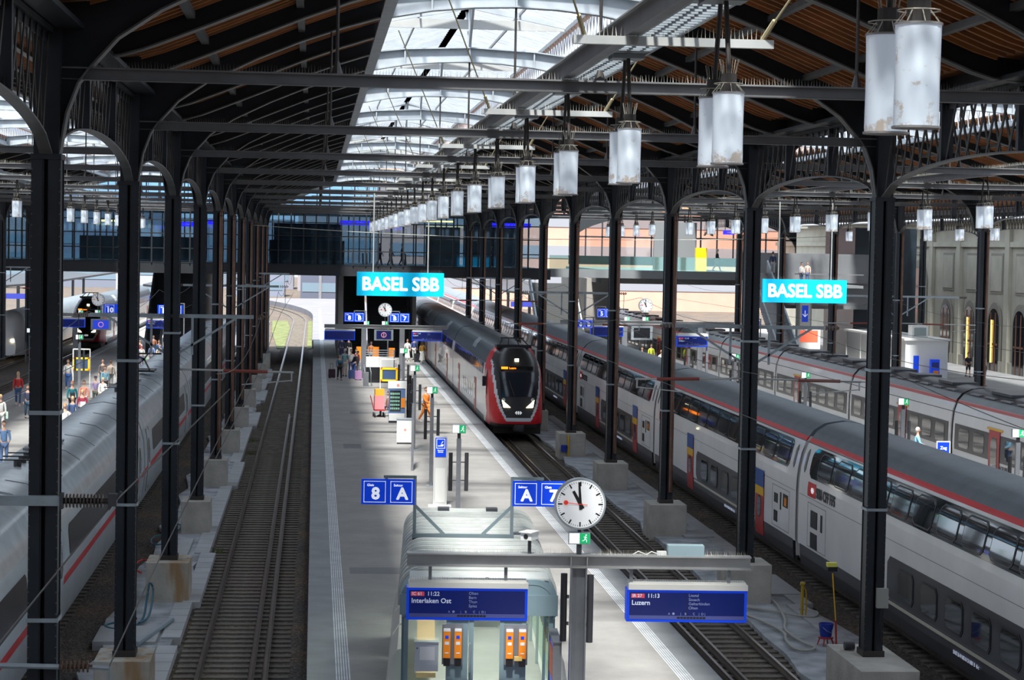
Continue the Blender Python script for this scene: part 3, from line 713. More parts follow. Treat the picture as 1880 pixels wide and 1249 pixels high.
for i, (x, y, wd, h, c) in enumerate(((-10, 380, 9, 11, (.14, .16, .22)), (1, 372, 7, 9, (.07, .08, .12)), (-24, 330, 14, 12, (.25, .26, .3)), (12, 390, 10, 8, (.15, .16, .19)), (-44, 240, 14, 17, (.13, .24, .28)), (-70, 190, 16, 20, (.2, .33, .38)))):
    t = thing('building', ['grey blue building closing the view above the curving track','dark blue building right of the grey one beyond the track','pale building far behind the left trains','low grey building far beyond the right trains','blue green glass building beyond the left hall','tall glass building at the far left beyond the hall side'][i], 'building', (x, y, 0))
    MB().box(-wd/2, wd/2, 0, 9, -.2, h).build('facade', mat(f'far_wall{i}', c, .5), t)
    for j in range(int(h/3.2)): MB().box(-wd/2+.3, wd/2-.3, -.08, 0, 1+j*3.2, 2.6+j*3.2).build('window', mat('far_glass', (.12, .17, .22), .3, spec=.4), t)
    MB().box(-.25, .25, -.3, 0, -.2, h).build('pilaster', galvd, t)
for i in range(9):
    c = ((.15,.155,.20),(.2,.19,.21),(.11,.125,.17))[i%3]; x = -95+i*26
    t = thing('building', f'grey far building {["at the far left end of the skyline","second from the left on the skyline","third from the left on the skyline","behind the curving track on the skyline","behind the middle platform on the skyline","behind the right trains on the skyline","third from the right on the skyline","second from the right on the skyline","at the far right end of the skyline"][i]}, seen under the footbridge', 'building', (x, 430+(i%2)*12, 0))
    MB().box(-12.5, 12.5, 0, 12, -.2, 13+(i*7%5)*1.5).build('facade', mat(f'skyline{i%3}', c, .8), t)
    for j in range(3): MB().box(-11.5, 11.5, -.1, 0, 1.5+j*3.6, 3.2+j*3.6).build('window', MATS['far_glass'], t)
# stone station building on the right
stone = mat('sandstone', (.42, .39, .32), .9, 0, .14, .5, .2, 8); sdk = mat('stone_dark', (.26, .24, .2), .9)  # second stone is a darker tone for window surrounds and panel borders
t = thing('station_building', 'pale sandstone station building with tall arched windows on the right', 'building', (54, 0, 0))
def arch2d(y, w_, z0, zt):
    return [(y-w_/2, z0), (y-w_/2, zt-w_/2)]+[(y-w_/2*math.cos(PI*i/12), zt-w_/2+w_/2*math.sin(PI*i/12)) for i in range(1, 12)]+[(y+w_/2, zt-w_/2), (y+w_/2, z0)]
f = MB().box(0, 3, 100, 240, .5, 17); f.build('facade', stone, t)
m = MB().box(-.5, 0, 100, 240, 12.3, 13).box(-.25, 0, 100, 240, 10.4, 10.8).box(-.2, 0, 100, 240, .5, 1.4)
for y in (104, 113, 122, 131, 140, 150.4, 157.8, 163.9, 170.2, 178, 187.5, 196, 205): m.box(-.3, 0, y-.5, y+.5, .5, 12.3)
m.build('cornice', stone, t)
for n, y in enumerate((182, 173.5, 167, 160.8, 154.8, 146)):
    big = n == 0; ww = 2.6
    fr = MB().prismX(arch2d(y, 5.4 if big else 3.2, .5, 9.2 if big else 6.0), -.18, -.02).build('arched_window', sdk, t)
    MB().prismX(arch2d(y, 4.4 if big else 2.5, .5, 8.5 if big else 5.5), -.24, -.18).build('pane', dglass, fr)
    bb = MB()
    for q in (-.55, .55): bb.box(-.28, -.24, y+q-.06, y+q+.06, .5, 5.2)
    bb.box(-.28, -.24, y-1.1, y+1.1, 2.6, 2.75).build('window_bars', mat('brown_wood', (.16, .07, .04), .6), fr)
    if n in (2, 3): MB().box(-.32, -.28, y+.1, y+.35, 1.2, 4.6).build('lamp_glow', mat('warm_window', (1, .6, .15), .5, emit=1.6), fr)
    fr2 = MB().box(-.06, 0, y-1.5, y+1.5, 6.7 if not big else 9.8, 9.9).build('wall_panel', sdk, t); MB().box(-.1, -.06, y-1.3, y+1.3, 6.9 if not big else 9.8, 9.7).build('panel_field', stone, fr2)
# white site container
t = thing('site_container', 'white flat-roofed container hut on the far right platform', 'hut', (43.0, 147.2, .55), .0)
wc = mat('container_white', (.72, .73, .72), .5)
MB().box(-.2, 2.9, 0, 17, 0, 2.9).build('body', wc, t); MB().box(-.4, 3.0, -.2, 17.2, 2.9, 3.05).build('roof', white, t)
pp = MB()
for y in (.05, 4.2, 8.4, 12.6, 16.9): pp.box(-.26, -.2, y-.08, y+.08, 0, 2.9)
pp.build('seam_post', white, t)
a = MB().box(.55, 1.75, 1.2, 2.2, 3.05, 3.95).build('air_conditioner', white, t); MB().box(.7, 1.6, 1.17, 1.2, 3.2, 3.8).build('grille', mat('grille_grey', (.3, .36, .36), .5), a)
MB().box(.35, .75, -.06, 0, .1, 1.8).build('blue_panel', blue, t)
t = thing('ticket_machine', 'blue and orange ticket machine in front of the white container hut', 'machine', (44.6, 145.9, .55)); MB().box(-.32, .32, 0, .4, 0, 1.6).build('body', blue, t); MB().box(-.15, .25, -.03, 0, .3, .8).build('orange_panel', orange, t); MB().box(-.25, .25, -.03, 0, 1.0, 1.4).build('display', screen, t)

# ------------------------------------------------------------------ trains
def patch(prof, z0, z1, side, y0, y1, th=.012, lift=.004, n=6, r=0):
    """curved plate that follows a body profile between z0 and z1 on one side"""
    Z = [z0+(z1-z0)*i/n for i in range(n+1)]
    A = [(side*(uz(prof, z)+lift), z) for z in Z]; B = [(side*(uz(prof, z)+lift+th), z) for z in Z]
    m = MB()
    if r <= 0: return m.slabY(A, B, y0, y1)
    # rounded corners by chamfering the ends
    vs = []
    for lst in (A, B):
        for i, (x, z) in enumerate(lst):
            e = 0
            d = min(z-z0, z1-z)
            if d < r: e = r-math.sqrt(max(0, r*r-(r-d)**2))
            vs += [(x, y0+e, z), (x, y1-e, z)]
    k = 2*(n+1); f = []
    for i in range(n):
        f += [(2*i, 2*i+1, 2*i+3, 2*i+2), (k+2*i+1, k+2*i, k+2*i+2, k+2*i+3), (2*i, 2*i+2, k+2*i+2, k+2*i), (2*i+1, k+2*i+1, k+2*i+3, 2*i+3)]
    f += [(0, k, k+1, 1), (2*n, 2*n+1, k+2*n+1, k+2*n)]
    return m.add(vs, f)
def uz(prof, z):
    for (a, za), (b, zb) in zip(prof, prof[1:]):
        if z <= zb+1e-6: return a+(b-a)*(z-za)/(zb-za) if zb > za else b
    return prof[-1][0]
def shellpart(prof, z0, z1, y0, y1, lift=0, th=.05, n=8, closed_top=False):
    Z = [z0+(z1-z0)*i/n for i in range(n+1)]
    m = MB()
    if closed_top:
        R = [(uz(prof, z)+lift, z) for z in Z]; P = R+[(-x, z) for x, z in R[::-1]]
        return m.prismY([p for i, p in enumerate(P) if i == 0 or p != P[i-1]], y0, y1)
    for s in (-1, 1): m.slabY([(s*(uz(prof, z)+lift-th), z) for z in Z], [(s*(uz(prof, z)+lift), z) for z in Z], y0, y1)
    return m
def bogies(t, ys, half=1.2):
    for y in ys:
        b = MB()
        for s in (-1, 1): b.box(s*1.0-.08, s*1.0+.08, y-1.5, y+1.5, .35, .65)
        b.box(-1, 1, y-.3, y+.3, .35, .6)
        bo = b.build('bogie', black, t)
        for q in (-1.25, 1.25):
            w_ = MB()
            for s in (-1, 1): w_.cyl((s*.72, y+q, .46), (s*.85, y+q, .46), .46, 20)
            w_.cyl((-.8, y+q, .46), (.8, y+q, .46), .09, 8).build('wheelset', steel2, bo)
def logo(parent, y, z, x, side, h, y2=None):
    """red plate with the white double arrow cross; lies on the side wall"""
def onside(x, side): return (PI/2, 0, -PI/2 if side < 0 else PI/2)
LOGO = [(-.9,0),(-.5,.42),(-.28,.42),(-.55,.12),(-.12,.12),(-.12,.42),(.12,.42),(.12,.12),(.55,.12),(.28,.42),(.5,.42),(.9,0)]
LOGO = LOGO+[(x, -z) for x, z in LOGO[::-1][1:-1]]
def logo_mesh(s): return MB().prismY([(x*s, z*s) for x, z in LOGO], -.01, 0)
# --- double-deck coach (white, red line, grey roof)
PD = [(1.36,.28),(1.40,.6),(1.42,1.2),(1.42,2.7),(1.36,3.2),(1.26,3.65),(1.12,4.0),(.90,4.3),(.55,4.52),(.0,4.60)]
tw = mat('train_white', (.80, .78, .76), .35, 0, .06, .8, coat=.3); tgrey = mat('coach_roof_grey', (.115, .135, .155), .5, 0, .12, 1.2, .1, 6); tdark = mat('coach_dark_band', (.045, .045, .055), .35, coat=.3)
cream = mat('cream_line', (.62, .58, .48), .4); tred = mat('door_red', (.42, .03, .035), .35); winfr = mat('window_frame', (.02, .02, .024), .3)
winp = mat('window_pane', (.03, .033, .036), .05, spec=.6, coat=.35)
def coach(label, x, ynear, L=26.4, door_near=4.4, door_far=8.3, first=False, vents=True):
    t = thing('double_deck_coach', label, 'train car', (x, ynear, 0), 0, 'coaches of the long white double-deck train'); t['group'] = 'coaches of the long white double-deck train'
    shellpart(PD, .9, 3.98, 0, L).build('body_shell', tw, t)
    shellpart(PD, .30, .92, .25, L-.25, .004).build('skirt', tdark, t)
    shellpart(PD, 3.98, 4.1, 0, L, .006).build('red_line', red, t)
    shellpart(PD, 4.1, 4.6, 0, L, 0, n=10, closed_top=True).build('roof', tgrey, t, smooth=True)
    e = shellpart(PD, .45, 4.1, 0, .04, -.03, closed_top=True); e2 = shellpart(PD, .45, 4.1, L-.04, L, -.03, closed_top=True); e.add(e2.v, e2.f); e.build('end_wall', tw, t)
    for s in (-1,):
        patch(PD, .93, 2.02, s, door_near+1.4, L-door_far-1.6, .01, .003, r=.25).build('lower_window_band', tdark, t)
        patch(PD, .80, .88, s, door_near+1.2, L-door_far-1.2, .012, .008).build('cream_line', cream, t)
        ub = patch(PD, 3.02, 3.9, s, 1.1, L-1.1, .012, .004, r=.3, n=8).build('upper_window_band', winp, t, smooth=True)
        y = door_near+1.9
        while y < L-door_far-3.0:
            f = patch(PD, 1.05, 1.85, s, y, y+1.35, .012, .016, r=.15).build('window', winfr, t)
            patch(PD, 1.10, 1.80, s, y+.06, y+1.29, .006, .030, r=.13).build('pane', winp, f); y += 1.95
        n = 12; st = (L-3.0)/n
        for i in range(n):
            y = 1.3+i*st; f = patch(PD, 3.08, 3.84, s, y, y+st-.38, .010, .018, r=.2, n=8).build('window', winfr, t)
            patch(PD, 3.12, 3.80, s, y+.05, y+st-.43, .006, .029, r=.2, n=8).build('pane', winp, f, smooth=True)
        for yd in (door_near, L-door_far-1.0):
            d = patch(PD, .42, 2.45, s, yd, yd+1.25, .02, .006).build('door', tred, t); patch(PD, 2.0, 2.55, s, yd-.02, yd+1.27, .01, .03).build('blue_sticker', mat('sticker_blue', (.02, .08, .30), .5), d)
            patch(PD, 1.72, 2.0, s, yd-.02, yd+1.27, .01, .03).build('yellow_sticker', yellow, d); patch(PD, 1.0, 1.7, s, yd+.35, yd+.9, .01, .03, r=.2).build('pane', winp, d)
        if vents:
            for (ya, yb, za, zb) in ((1.0, 1.65, 1.75, 2.15), (1.9, 2.05, 1.6, 2.15), (2.4, 2.9, 1.75, 2.05), (2.4, 2.9, 1.15, 1.5), (L-2.4, L-1.6, 1.6, 2.1), (L-3.0, L-2.8, 1.6, 2.1), (L-2.4, L-1.6, 1.0, 1.45)):
                patch(PD, za, zb, s, ya, yb, .01, .004).build('vent', black, t)
            patch(PD, 1.8, 2.05, s, 1.1, 1.4, .01, .018).build('orange_plug', orange, t)
            sm = MB()
            for (ya, yb, za, zb) in ((.8, 3.2, 1.0, 2.3), (L-3.4, L-1.2, .98, 2.3)):
                for q in ((ya, ya+.02, za, zb), (yb-.02, yb, za, zb), (ya, yb, za, za+.02), (ya, yb, zb-.02, zb)): a = patch(PD, q[2], q[3], s, q[0], q[1], .004, .002, n=2); sm.add(a.v, a.f)
            a = patch(PD, 2.42, 2.435, s, .1, L-.1, .004, .002, n=1); sm.add(a.v, a.f)
            sm.build('panel_seam', mat('seam_grey', (.25, .25, .26), .6), t)
        patch(PD, 3.1, 3.8, s, .42, .62, .02, .004, r=.1).build('hand_rail_slot', mat('slot_grey', (.18, .18, .17), .6), t); patch(PD, 3.1, 3.8, s, L-.62, L-.42, .02, .004, r=.1).build('hand_rail_slot', MATS['slot_grey'], t)
        yl = L-2.1 if not first else L-2.1
        lp = patch(PD, 2.48, 2.90, s, yl, yl+.95, .008, .004).build('logo_plate', red, t); lm = logo_mesh(.19).build('emblem', wlet, lp); lm.location = (s*1.445, yl+.28, 2.69); lm.rotation_euler = (0, 0, s*PI/2)
        text('lettering', 'SBB CFF FFS', .42, (s*1.432, yl-.12, 2.66), dkgrey, t, .012, (PI/2, 0, s*PI/2), 'LEFT')
        text('small_lettering', '50 85 26-94 002-8 CH-SBB  B  46 t', .13, (s*1.425, door_near+6.5, .62), wdim, t, 0, (PI/2, 0, s*PI/2), 'LEFT')
    g = MB(); g2 = shellpart(PD, .5, 4.5, -.36, 0, -.16, n=10, closed_top=True); g2.build('gangway', rubber, t)
    bogies(t, (3.4, L-3.4))
    return t
XT6 = 16.12
for n, k in enumerate(range(-1, 8)):
    coach(f'{NTH[n]} white double-deck coach with grey roof and red line in the long right train', XT6, 62.0+26.8*k, vents=n < 5, first=n == 0)
# --- arriving multiple unit with the red nose
PT = [(1.33,.30),(1.38,.7),(1.40,1.2),(1.41,2.9),(1.38,3.4),(1.28,3.85),(1.10,4.25),(.82,4.52),(.6,4.6),(0,4.62)]
troof = mat('unit_roof', (.055, .068, .08), .45, .1, .15, 1.2); tw2 = mat('unit_white', (.78, .77, .76), .3, 0, .05, .8, coat=.3); tskirt = mat('unit_skirt', (.13, .135, .14), .5)
def unit_car(t, y0, L, s, nose=0):
    shellpart(PT, .85, 3.62, y0, y0+L).build('body_shell', tw2, t)
    shellpart(PT, .3, .87, y0+.1, y0+L-.1, .003).build('skirt', tskirt, t)
    shellpart(PT, 3.62, 4.62, y0, y0+L, 0, n=10, closed_top=True).build('roof', troof, t, smooth=True)
    ub = patch(PT, 3.0, 3.62, s, y0+.8, y0+L-.8, .01, .003).build('upper_window_band', mat('purple_band', (.10, .10, .2), .3), t)
    n = int((L-2)/1.0)
    for i in range(n): patch(PT, 3.05, 3.57, s, y0+1.1+i*1.0, y0+1.1+i*1.0+.62, .01, .016, r=.08).build('window', winp, t)
    for yd in (5.2, L-6.2):
        d = patch(PT, .55, 2.5, s, y0+yd, y0+yd+1.3, .015, .005).build('door', mat('door_rose', (.42, .10, .09), .4), t); patch(PT, 1.3, 2.2, s, y0+yd+.4, y0+yd+.9, .01, .022, r=.1).build('pane', winp, d)
    y = 8.0
    while y < L-8.5: patch(PT, 1.2, 2.0, s, y0+y, y0+y+.75, .01, .004, r=.12).build('window', winp, t); y += 1.35
    shellpart(PT, .6, 4.4, y0+L, y0+L+.3, -.14, closed_top=True).build('gangway', rubber, t)
    shellpart(PT, 4.35, 4.62, y0-.02, y0+.06, .012, n=6, closed_top=True).build('roof_seam', galvd, t)
    shellpart(PT, 4.0, 4.5, y0+L*.35, y0+L*.35+2.2, .01, .03).build('roof_hatch', galv, t)
    bogies(t, (y0+3.6, y0+L-3.6))
def nose(t, main_col=red):
    """front surface as a height field over (s,z); front points to -y; body starts at y=NL"""
    NL = 4.6; NZ, NS = 64, 56; z0, z1 = .62, 4.5
    def back(z): return .10+(0 if z < 1.0 else .34*(z-1.0)+.16*max(0, z-2.2)**2+.30*max(0, z-3.5)**2) + .25*max(0, 1.0-z)**2
    def fy(s, z): return back(z)+1.25*abs(s)**7+.22*s*s
    def wd(z): return uz(PT, z)-.04-.14*max(0, z-3.6)-.12*max(0, .9-z)
    def cls(s, z):
        x = abs(s)*wd(z)
        mz = [(1.12,.60),(1.3,.70),(1.7,.88),(2.3,1.02),(3.2,1.14),(3.9,1.15),(4.3,1.02),(4.5,.95)]
        if z < .78: return 'chin'
        wm = interp(mz, z) if z >= 1.12 else 0
        if z >= 1.12 and x < wm: return 'mask'
        if z >= .95 and z < 4.15 and x < interp([(.95,.62),(1.12,.74),(1.3,.84),(1.7,1.02),(2.3,1.15),(3.2,1.24),(3.9,1.20),(4.2,1.02)], z): return 'outline'
        return 'hood'
    parts = {}
    V = [[(s*wd(z), fy(s, z), z) for s in [(-1+2*i/NS) for i in range(NS+1)]] for z in [z0+(z1-z0)*j/NZ for j in range(NZ+1)]]
    for j in range(NZ):
        for i in range(NS):
            s = -1+2*(i+.5)/NS; z = z0+(z1-z0)*(j+.5)/NZ
            parts.setdefault(cls(s, z), MB()).add([V[j][i], V[j][i+1], V[j+1][i+1], V[j+1][i]], [(0,1,2,3)])
    def weld(o):
        b = bmesh.new(); b.from_mesh(o.data); bmesh.ops.remove_doubles(b, verts=b.verts, dist=.0005); bmesh.ops.recalc_face_normals(b, faces=b.faces); b.to_mesh(o.data); b.free()
        for p in o.data.polygons: p.use_smooth = True
        return o
    blk = mat('nose_black', (.012, .012, .014), .42)
    wn = mat('outline_white', (.60, .62, .66), .35)
    for k, mm, nm in (('mask', blk, 'front_mask'), ('outline', wn, 'white_outline'), ('hood', main_col, 'red_hood'), ('chin', black, 'chin_fairing')):
        if k in parts: weld(parts[k].build(nm, mm, t))
    # side walls of the nose, red near the front sweeping back at the top, white behind
    sideR, sideW, top = MB(), MB(), MB()
    NY = 24
    for s in (-1, 1):
        for j in range(NZ):
            za, zb = z0+(z1-z0)*j/NZ, z0+(z1-z0)*(j+1)/NZ; zm = (za+zb)/2
            lim = 2.0+.75*max(0, zm-1.2)**.9 if zm > 1.2 else 2.0+1.2*(1.2-zm)
            for i in range(NY):
                def P(z, u):
                    ya = fy(1, z); y = ya+(NL-ya)*u; xx = wd(z)+(uz(PT, z)-wd(z))*min(1, u*1.6)
                    return (s*xx, y, z)
                q = [P(za, i/NY), P(za, (i+1)/NY), P(zb, (i+1)/NY), P(zb, i/NY)]
                ym = (q[0][1]+q[2][1])/2
                (sideR if ym < lim+1.0 else sideW).add(q, [(0,1,2,3)])
    weld(sideR.build('red_cheek', main_col, t)); weld(sideW.build('nose_side', tw2, t))
    yt = fy(0, z1); P0 = [(s/10*wd(z1), fy(s/10, z1), z1) for s in range(-10, 11)]
    P1 = [(s/10*wd(z1)*.98, NL+.05, 4.52+.1*(1-(s/10)**2)) for s in range(-10, 11)]
    tm = MB().add(P0+P1, [(i, i+1, 22+i, 21+i) for i in range(20)]); weld(tm.build('nose_roof', troof, t))
    MB().box(-1.2, 1.2, .9, NL, .25, .64).build('underframe', black, t)
    MB().box(-.25, .25, -.1, .9, .45, .75).cyl((0, -.25, .62), (0, 0, .62), .14, 12).build('coupler', dkgrey, t)
    def onf(x, z, d=.02): return (x, fy(x/wd(z), z)-d, z)
    # windscreen
    ws = MB(); n = 14
    rows = []
    for j in range(n+1):
        z = 2.15+1.2*j/n; hw = .86+.05*j/n; rows.append([onf(-hw+2*hw*i/16, z, .015) for i in range(17)])
    ws.add([p for r in rows for p in r], [(j*17+i, j*17+i+1, (j+1)*17+i+1, (j+1)*17+i) for j in range(n) for i in range(16)])
    weld(ws.build('windscreen', mat('windscreen_glass', (.015, .02, .03), .12, spec=.5), t))
    MB().bar(onf(-.2, 2.2, .05), onf(-.45, 2.95, .05), .025).build('wiper', black, t)
    MB().box(-.86, .80, onf(0, 3.55)[1]-.02, onf(.8, 3.55)[1], 3.46, 3.64).build('display_box', mat('display_black', (.01,.01,.01), .2), t)
    yd = onf(0, 3.55)[1]-.03
    MB().box(-.82, -.48, yd-.01, yd, 3.5, 3.62).build('number_display', mat('led_orange', (.9, .2, .01), .5, emit=2.2), t); text('destination', 'Luzern', .13, (-.42, yd, 3.55), MATS['led_orange'], t, .003, align='LEFT')
    hl = mat('headlight', (1, .9, .7), .3, emit=9, emcol=(1, .82, .5))
    MB().cbox(onf(0, 3.92, .03), (.20, .06, .20)).build('top_headlight', hl, t)
    for s in (-1, 1):
        a = onf(s*.62, 1.78, .02); hb = MB().add([(s*.82, onf(s*.8, 1.95)[1]-.03, 1.98), (s*.40, onf(s*.42, 1.6)[1]-.03, 1.62), (s*.74, onf(s*.74, 1.62)[1]-.03, 1.62), (s*.82, onf(s*.8, 1.95)[1]+.05, 1.98), (s*.40, onf(s*.42, 1.6)[1]+.05, 1.62), (s*.74, onf(s*.74, 1.62)[1]+.05, 1.62)], [(0,1,2),(3,5,4),(0,3,4,1),(1,4,5,2),(2,5,3,0)])
        hb.build('headlight', hl, t); MB().cyl(onf(s*.74, 2.0, .04), onf(s*.74, 2.0, -.05), .09, 14).build('lamp_reflector', galv, t)
    lm = logo_mesh(.2).build('emblem', wlet, t); lm.location = onf(0, 1.36, .02)
    b = MB()
    for x in (-.8, -.3, .3, .8): b.bar((x, 3.2, 4.55), (x*.6, 4.3, 4.95), .05)
    b.bar((-.9, 3.1, 4.62), (.9, 3.1, 4.62), .08).bar((-.6, 4.3, 4.95), (.6, 4.3, 4.95), .06).box(-.9, .9, 3.2, 4.4, 4.48, 4.6)
    b.build('roof_equipment', black, t)
    MB().cbox((-1.52, 3.3, 2.75), (.16, .3, .5)).build('mirror_camera', black, t)
    return NL
t = thing('multiple_unit_train', 'arriving double-deck train with red nose and lit headlights beside the middle platform', 'train', (10.3, 103.5, 0))
NL = nose(t)
cabg = mat('cab_glass', (.03, .10, .16), .08, spec=1)
patch(PT, 2.0, 3.4, -1, 3.0, 3.5, .01, .02, r=.2).build('cab_side_window', cabg, t)
yy = NL
for i in range(8):
    unit_car(t, yy, 24.4, -1); yy += 24.8
# --- silver high speed train on the left
PI_ = [(1.36,.22),(1.44,.7),(1.50,1.3),(1.50,1.9),(1.44,2.6),(1.28,3.1),(1.02,3.5),(.62,3.76),(0,3.86)]
silver = mat('silver_white', (.62, .69, .73), .28, .1, .10, .7, coat=.4); sroof = mat('silver_roof', (.58, .62, .64), .28, .35, .18, 1.6, .06, 3)
def icecar(label, y0, L=26.4):
    t = thing('high_speed_coach', label, 'train car', (-7.5, y0, 0), 0, 'coaches of the silver train')
    shellpart(PI_, .25, 2.85, 0, L).build('body_shell', silver, t, smooth=True)
    shellpart(PI_, 2.85, 3.86, 0, L, 0, n=12, closed_top=True).build('roof', sroof, t, smooth=True)
    for s in (1,):
        patch(PI_, 1.25, 1.43, s, .05, L-.05, .008, .003).build('red_stripe', red, t)
        patch(PI_, 1.75, 2.55, s, 3.6, L-3.6, .008, .003, r=.2, n=8).build('window_band', mat('ice_window', (.022, .018, .022), .25, spec=.3), t, smooth=True)
        for y in (1.2, L-2.3):
            d = patch(PI_, .5, 2.75, s, y, y+1.1, .012, .004, r=.25, n=10).build('door', silver, t); patch(PI_, 1.5, 2.4, s, y+.3, y+.8, .008, .02, r=.15).build('pane', winp, d)
            sm = patch(PI_, .48, 2.78, s, y-.04, y, .01, .002, n=8); sb = patch(PI_, .48, 2.78, s, y+1.1, y+1.14, .01, .002, n=8); sm.add(sb.v, sb.f); sm.build('door_seam', black, t)
    r = MB()
    for y in range(2, int(L)-1, 4): r.slabY([(x, z) for x, z in [(u, zz) for zz in (3.5, 3.62, 3.76, 3.84) for u in (uz(PI_, zz),)]], [(u, zz+.015) for zz in (3.5, 3.62, 3.76, 3.84) for u in (uz(PI_, zz),)], y, y+.03)
    r.build('roof_seam', galvd, t)
    m = MB()
    for y in (L*.35, L*.35+1.1, L*.35+2.2): m.box(-.45, .35, y, y+.55, 3.84, 3.90)
    m.build('roof_hatch', mat('hatch', (.16, .15, .15), .5), t)
    m = MB()
    for y in (5, 5.9, 6.8): m.box(-.5, .5, y, y+.06, 4.0, 4.03).cyl((0, y, 3.8), (0, y, 4.0), .1, 8)
    m.build('roof_insulator', black, t)
    shellpart(PI_, .4, 3.7, -.4, 0, -.10, closed_top=True, n=10).build('gangway', rubber, t)
    bogies(t, (3.6, L-3.6)); return t
for n, k in enumerate(range(-1, 4)): icecar(f'{NTH[n]} coach of the silver train with a red stripe left of the left column row', 48.9+26.8*k)
# pantograph on the silver train roof
t = thing('pantograph', 'dark folded pantograph frame on the roof of the silver train', 'pantograph', (-7.5, 92, 3.86))
MB().box(-.6, .6, -.8, .8, .1, .18).build('frame', black, t); MB().bar((-.4, -.7, .2), (0, 1.4, .55), .06).bar((.4, -.7, .2), (0, 1.4, .55), .06).bar((0, 1.4, .55), (-.3, -.6, .85), .05).bar((0, 1.4, .55), (.3, -.6, .85), .05).build('arm', black, t); MB().bar((-.9, -.6, .9), (.9, -.6, .9), .07).bar((-.9, -.4, .9), (.9, -.4, .9), .05).build('collector_head', black, t)
# --- single-deck unit on the right
PF = [(1.36,.30),(1.42,.8),(1.44,1.6),(1.42,2.5),(1.34,3.1),(1.20,3.42),(.95,3.72),(.5,3.92),(0,3.96)]
pred = mat('faded_red', (.50, .09, .08), .35); froof = mat('flirt_roof', (.045, .048, .055), .35, .2, .3, 1)
for n, y0 in enumerate([70.5+17.4*i for i in range(9)]):
    L = 17.05; t = thing('regional_train_car', f'{NTH[n]} white single-deck car with dark roof and pale red roof line on the right', 'train car', (29.05, y0, 0), 0, 'cars of the single-deck train')
    shellpart(PF, .85, 3.3, 0, L).build('body_shell', tw2, t); shellpart(PF, .3, .86, .1, L-.1, .003).build('skirt', tskirt, t)
    shellpart(PF, 3.3, 3.44, 0, L, .005).build('red_line', pred, t); shellpart(PF, 3.44, 3.96, 0, L, 0, n=8, closed_top=True).build('roof', froof, t, smooth=True)
    patch(PF, 1.35, 2.45, -1, .3, L-.3, .01, .003).build('window_band', winfr, t)
    for i in range(8):
        y = .8+i*2.0
        if i == (3 if n % 2 else 5):
            d = patch(PF, .5, 2.6, -1, y, y+1.35, .02, .015).build('door', tred, t); patch(PF, .9, 2.3, -1, y+.3, y+1.05, .01, .036, r=.1).build('pane', winp, d); patch(PF, 2.6, 2.68, -1, y-.3, y+1.65, .02, .02).build('yellow_line', yellow, t)
        else: patch(PF, 1.5, 2.32, -1, y, y+1.35, .008, .015, r=.12).build('window', winp, t)
    lp = patch(PF, 1.02, 1.26, -1, 11.2, 11.75, .008, .004).build('logo_plate', red, t); text('lettering', 'SBB CFF FFS', .24, (-1.452, 11.05, 1.14), dkgrey, t, .003, (PI/2, 0, -PI/2), 'LEFT')
    [MB().box(-.6, .6, a, b, 3.90, 4.02).build('roof_equipment', froof, t) for a, b in ((2.5, 4.6), (8, 9.4), (12, 14.5))]
    m = MB()
    for i in range(8): m.box(-.98, -.70, 1+i*2, 2.2+i*2, 3.74, 3.80)
    m.build('roof_panel', galvd, t)
    shellpart(PF, .5, 3.85, -.35, 0, -.06, closed_top=True).build('gangway', rubber, t)
    bogies(t, (1.9,))
# --- trains at the far left
t = thing('multiple_unit_train', 'black-fronted train with red bumper standing beyond the left platform, half under the footbridge', 'train', (-19.6, 182, 0)); NL = nose(t); unit_car(t, NL, 24.4, 1); unit_car(t, NL+24.8, 24.4, 1)
t = thing('intercity_train', 'white train with a red lower edge at the far left edge', 'train', (-24.4, 168, 0))
shellpart(PI_, .3, 2.6, 2.2, 60).build('body_shell', tw2, t); shellpart(PI_, 2.6, 3.86, 2.2, 60, 0, closed_top=True).build('roof', tgrey, t, smooth=True)
m = MB(); rings = []
for j in range(9):
    y = j/8*2.2; k = 1-.45*(1-j/8)**2; rings.append([(x*k*.98, y, z*(k if z > 1 else 1)) for x, z in [(uz(PI_, z), z) for z in (.3, .8, 1.3, 2, 2.6, 3.1, 3.5, 3.76, 3.86)]]+[(-x*k*.98, y, z*(k if z > 1 else 1)) for x, z in [(uz(PI_, z), z) for z in (3.86, 3.76, 3.5, 3.1, 2.6, 2, 1.3, .8, .3)]])
n = 18; m.add([p for r in rings for p in r], [(j*n+i, j*n+i+1, (j+1)*n+i+1, (j+1)*n+i) for j in range(8) for i in range(n-1)]+[tuple(range(n))]); m.build('nose', tw2, t, smooth=True)
patch(PI_, .35, 1.1, 1, 2.2, 9, .01, .004).build('red_panel', red, t); patch(PI_, 1.8, 2.5, 1, 2.4, 3.2, .01, .004, r=.1).build('cab_window', winp, t); patch(PI_, .6, 2.5, 1, 5, 5.9, .01, .004).build('door', galvd, t)
for s in (-1, 1): MB().box(s*.55-.1, s*.55+.1, -.06, .1, 1.4, 1.6).build('headlight', MATS['headlight'], t)
MB().box(-.62, .62, .45, .6, 1.9, 2.5).build('windscreen', winp, t)

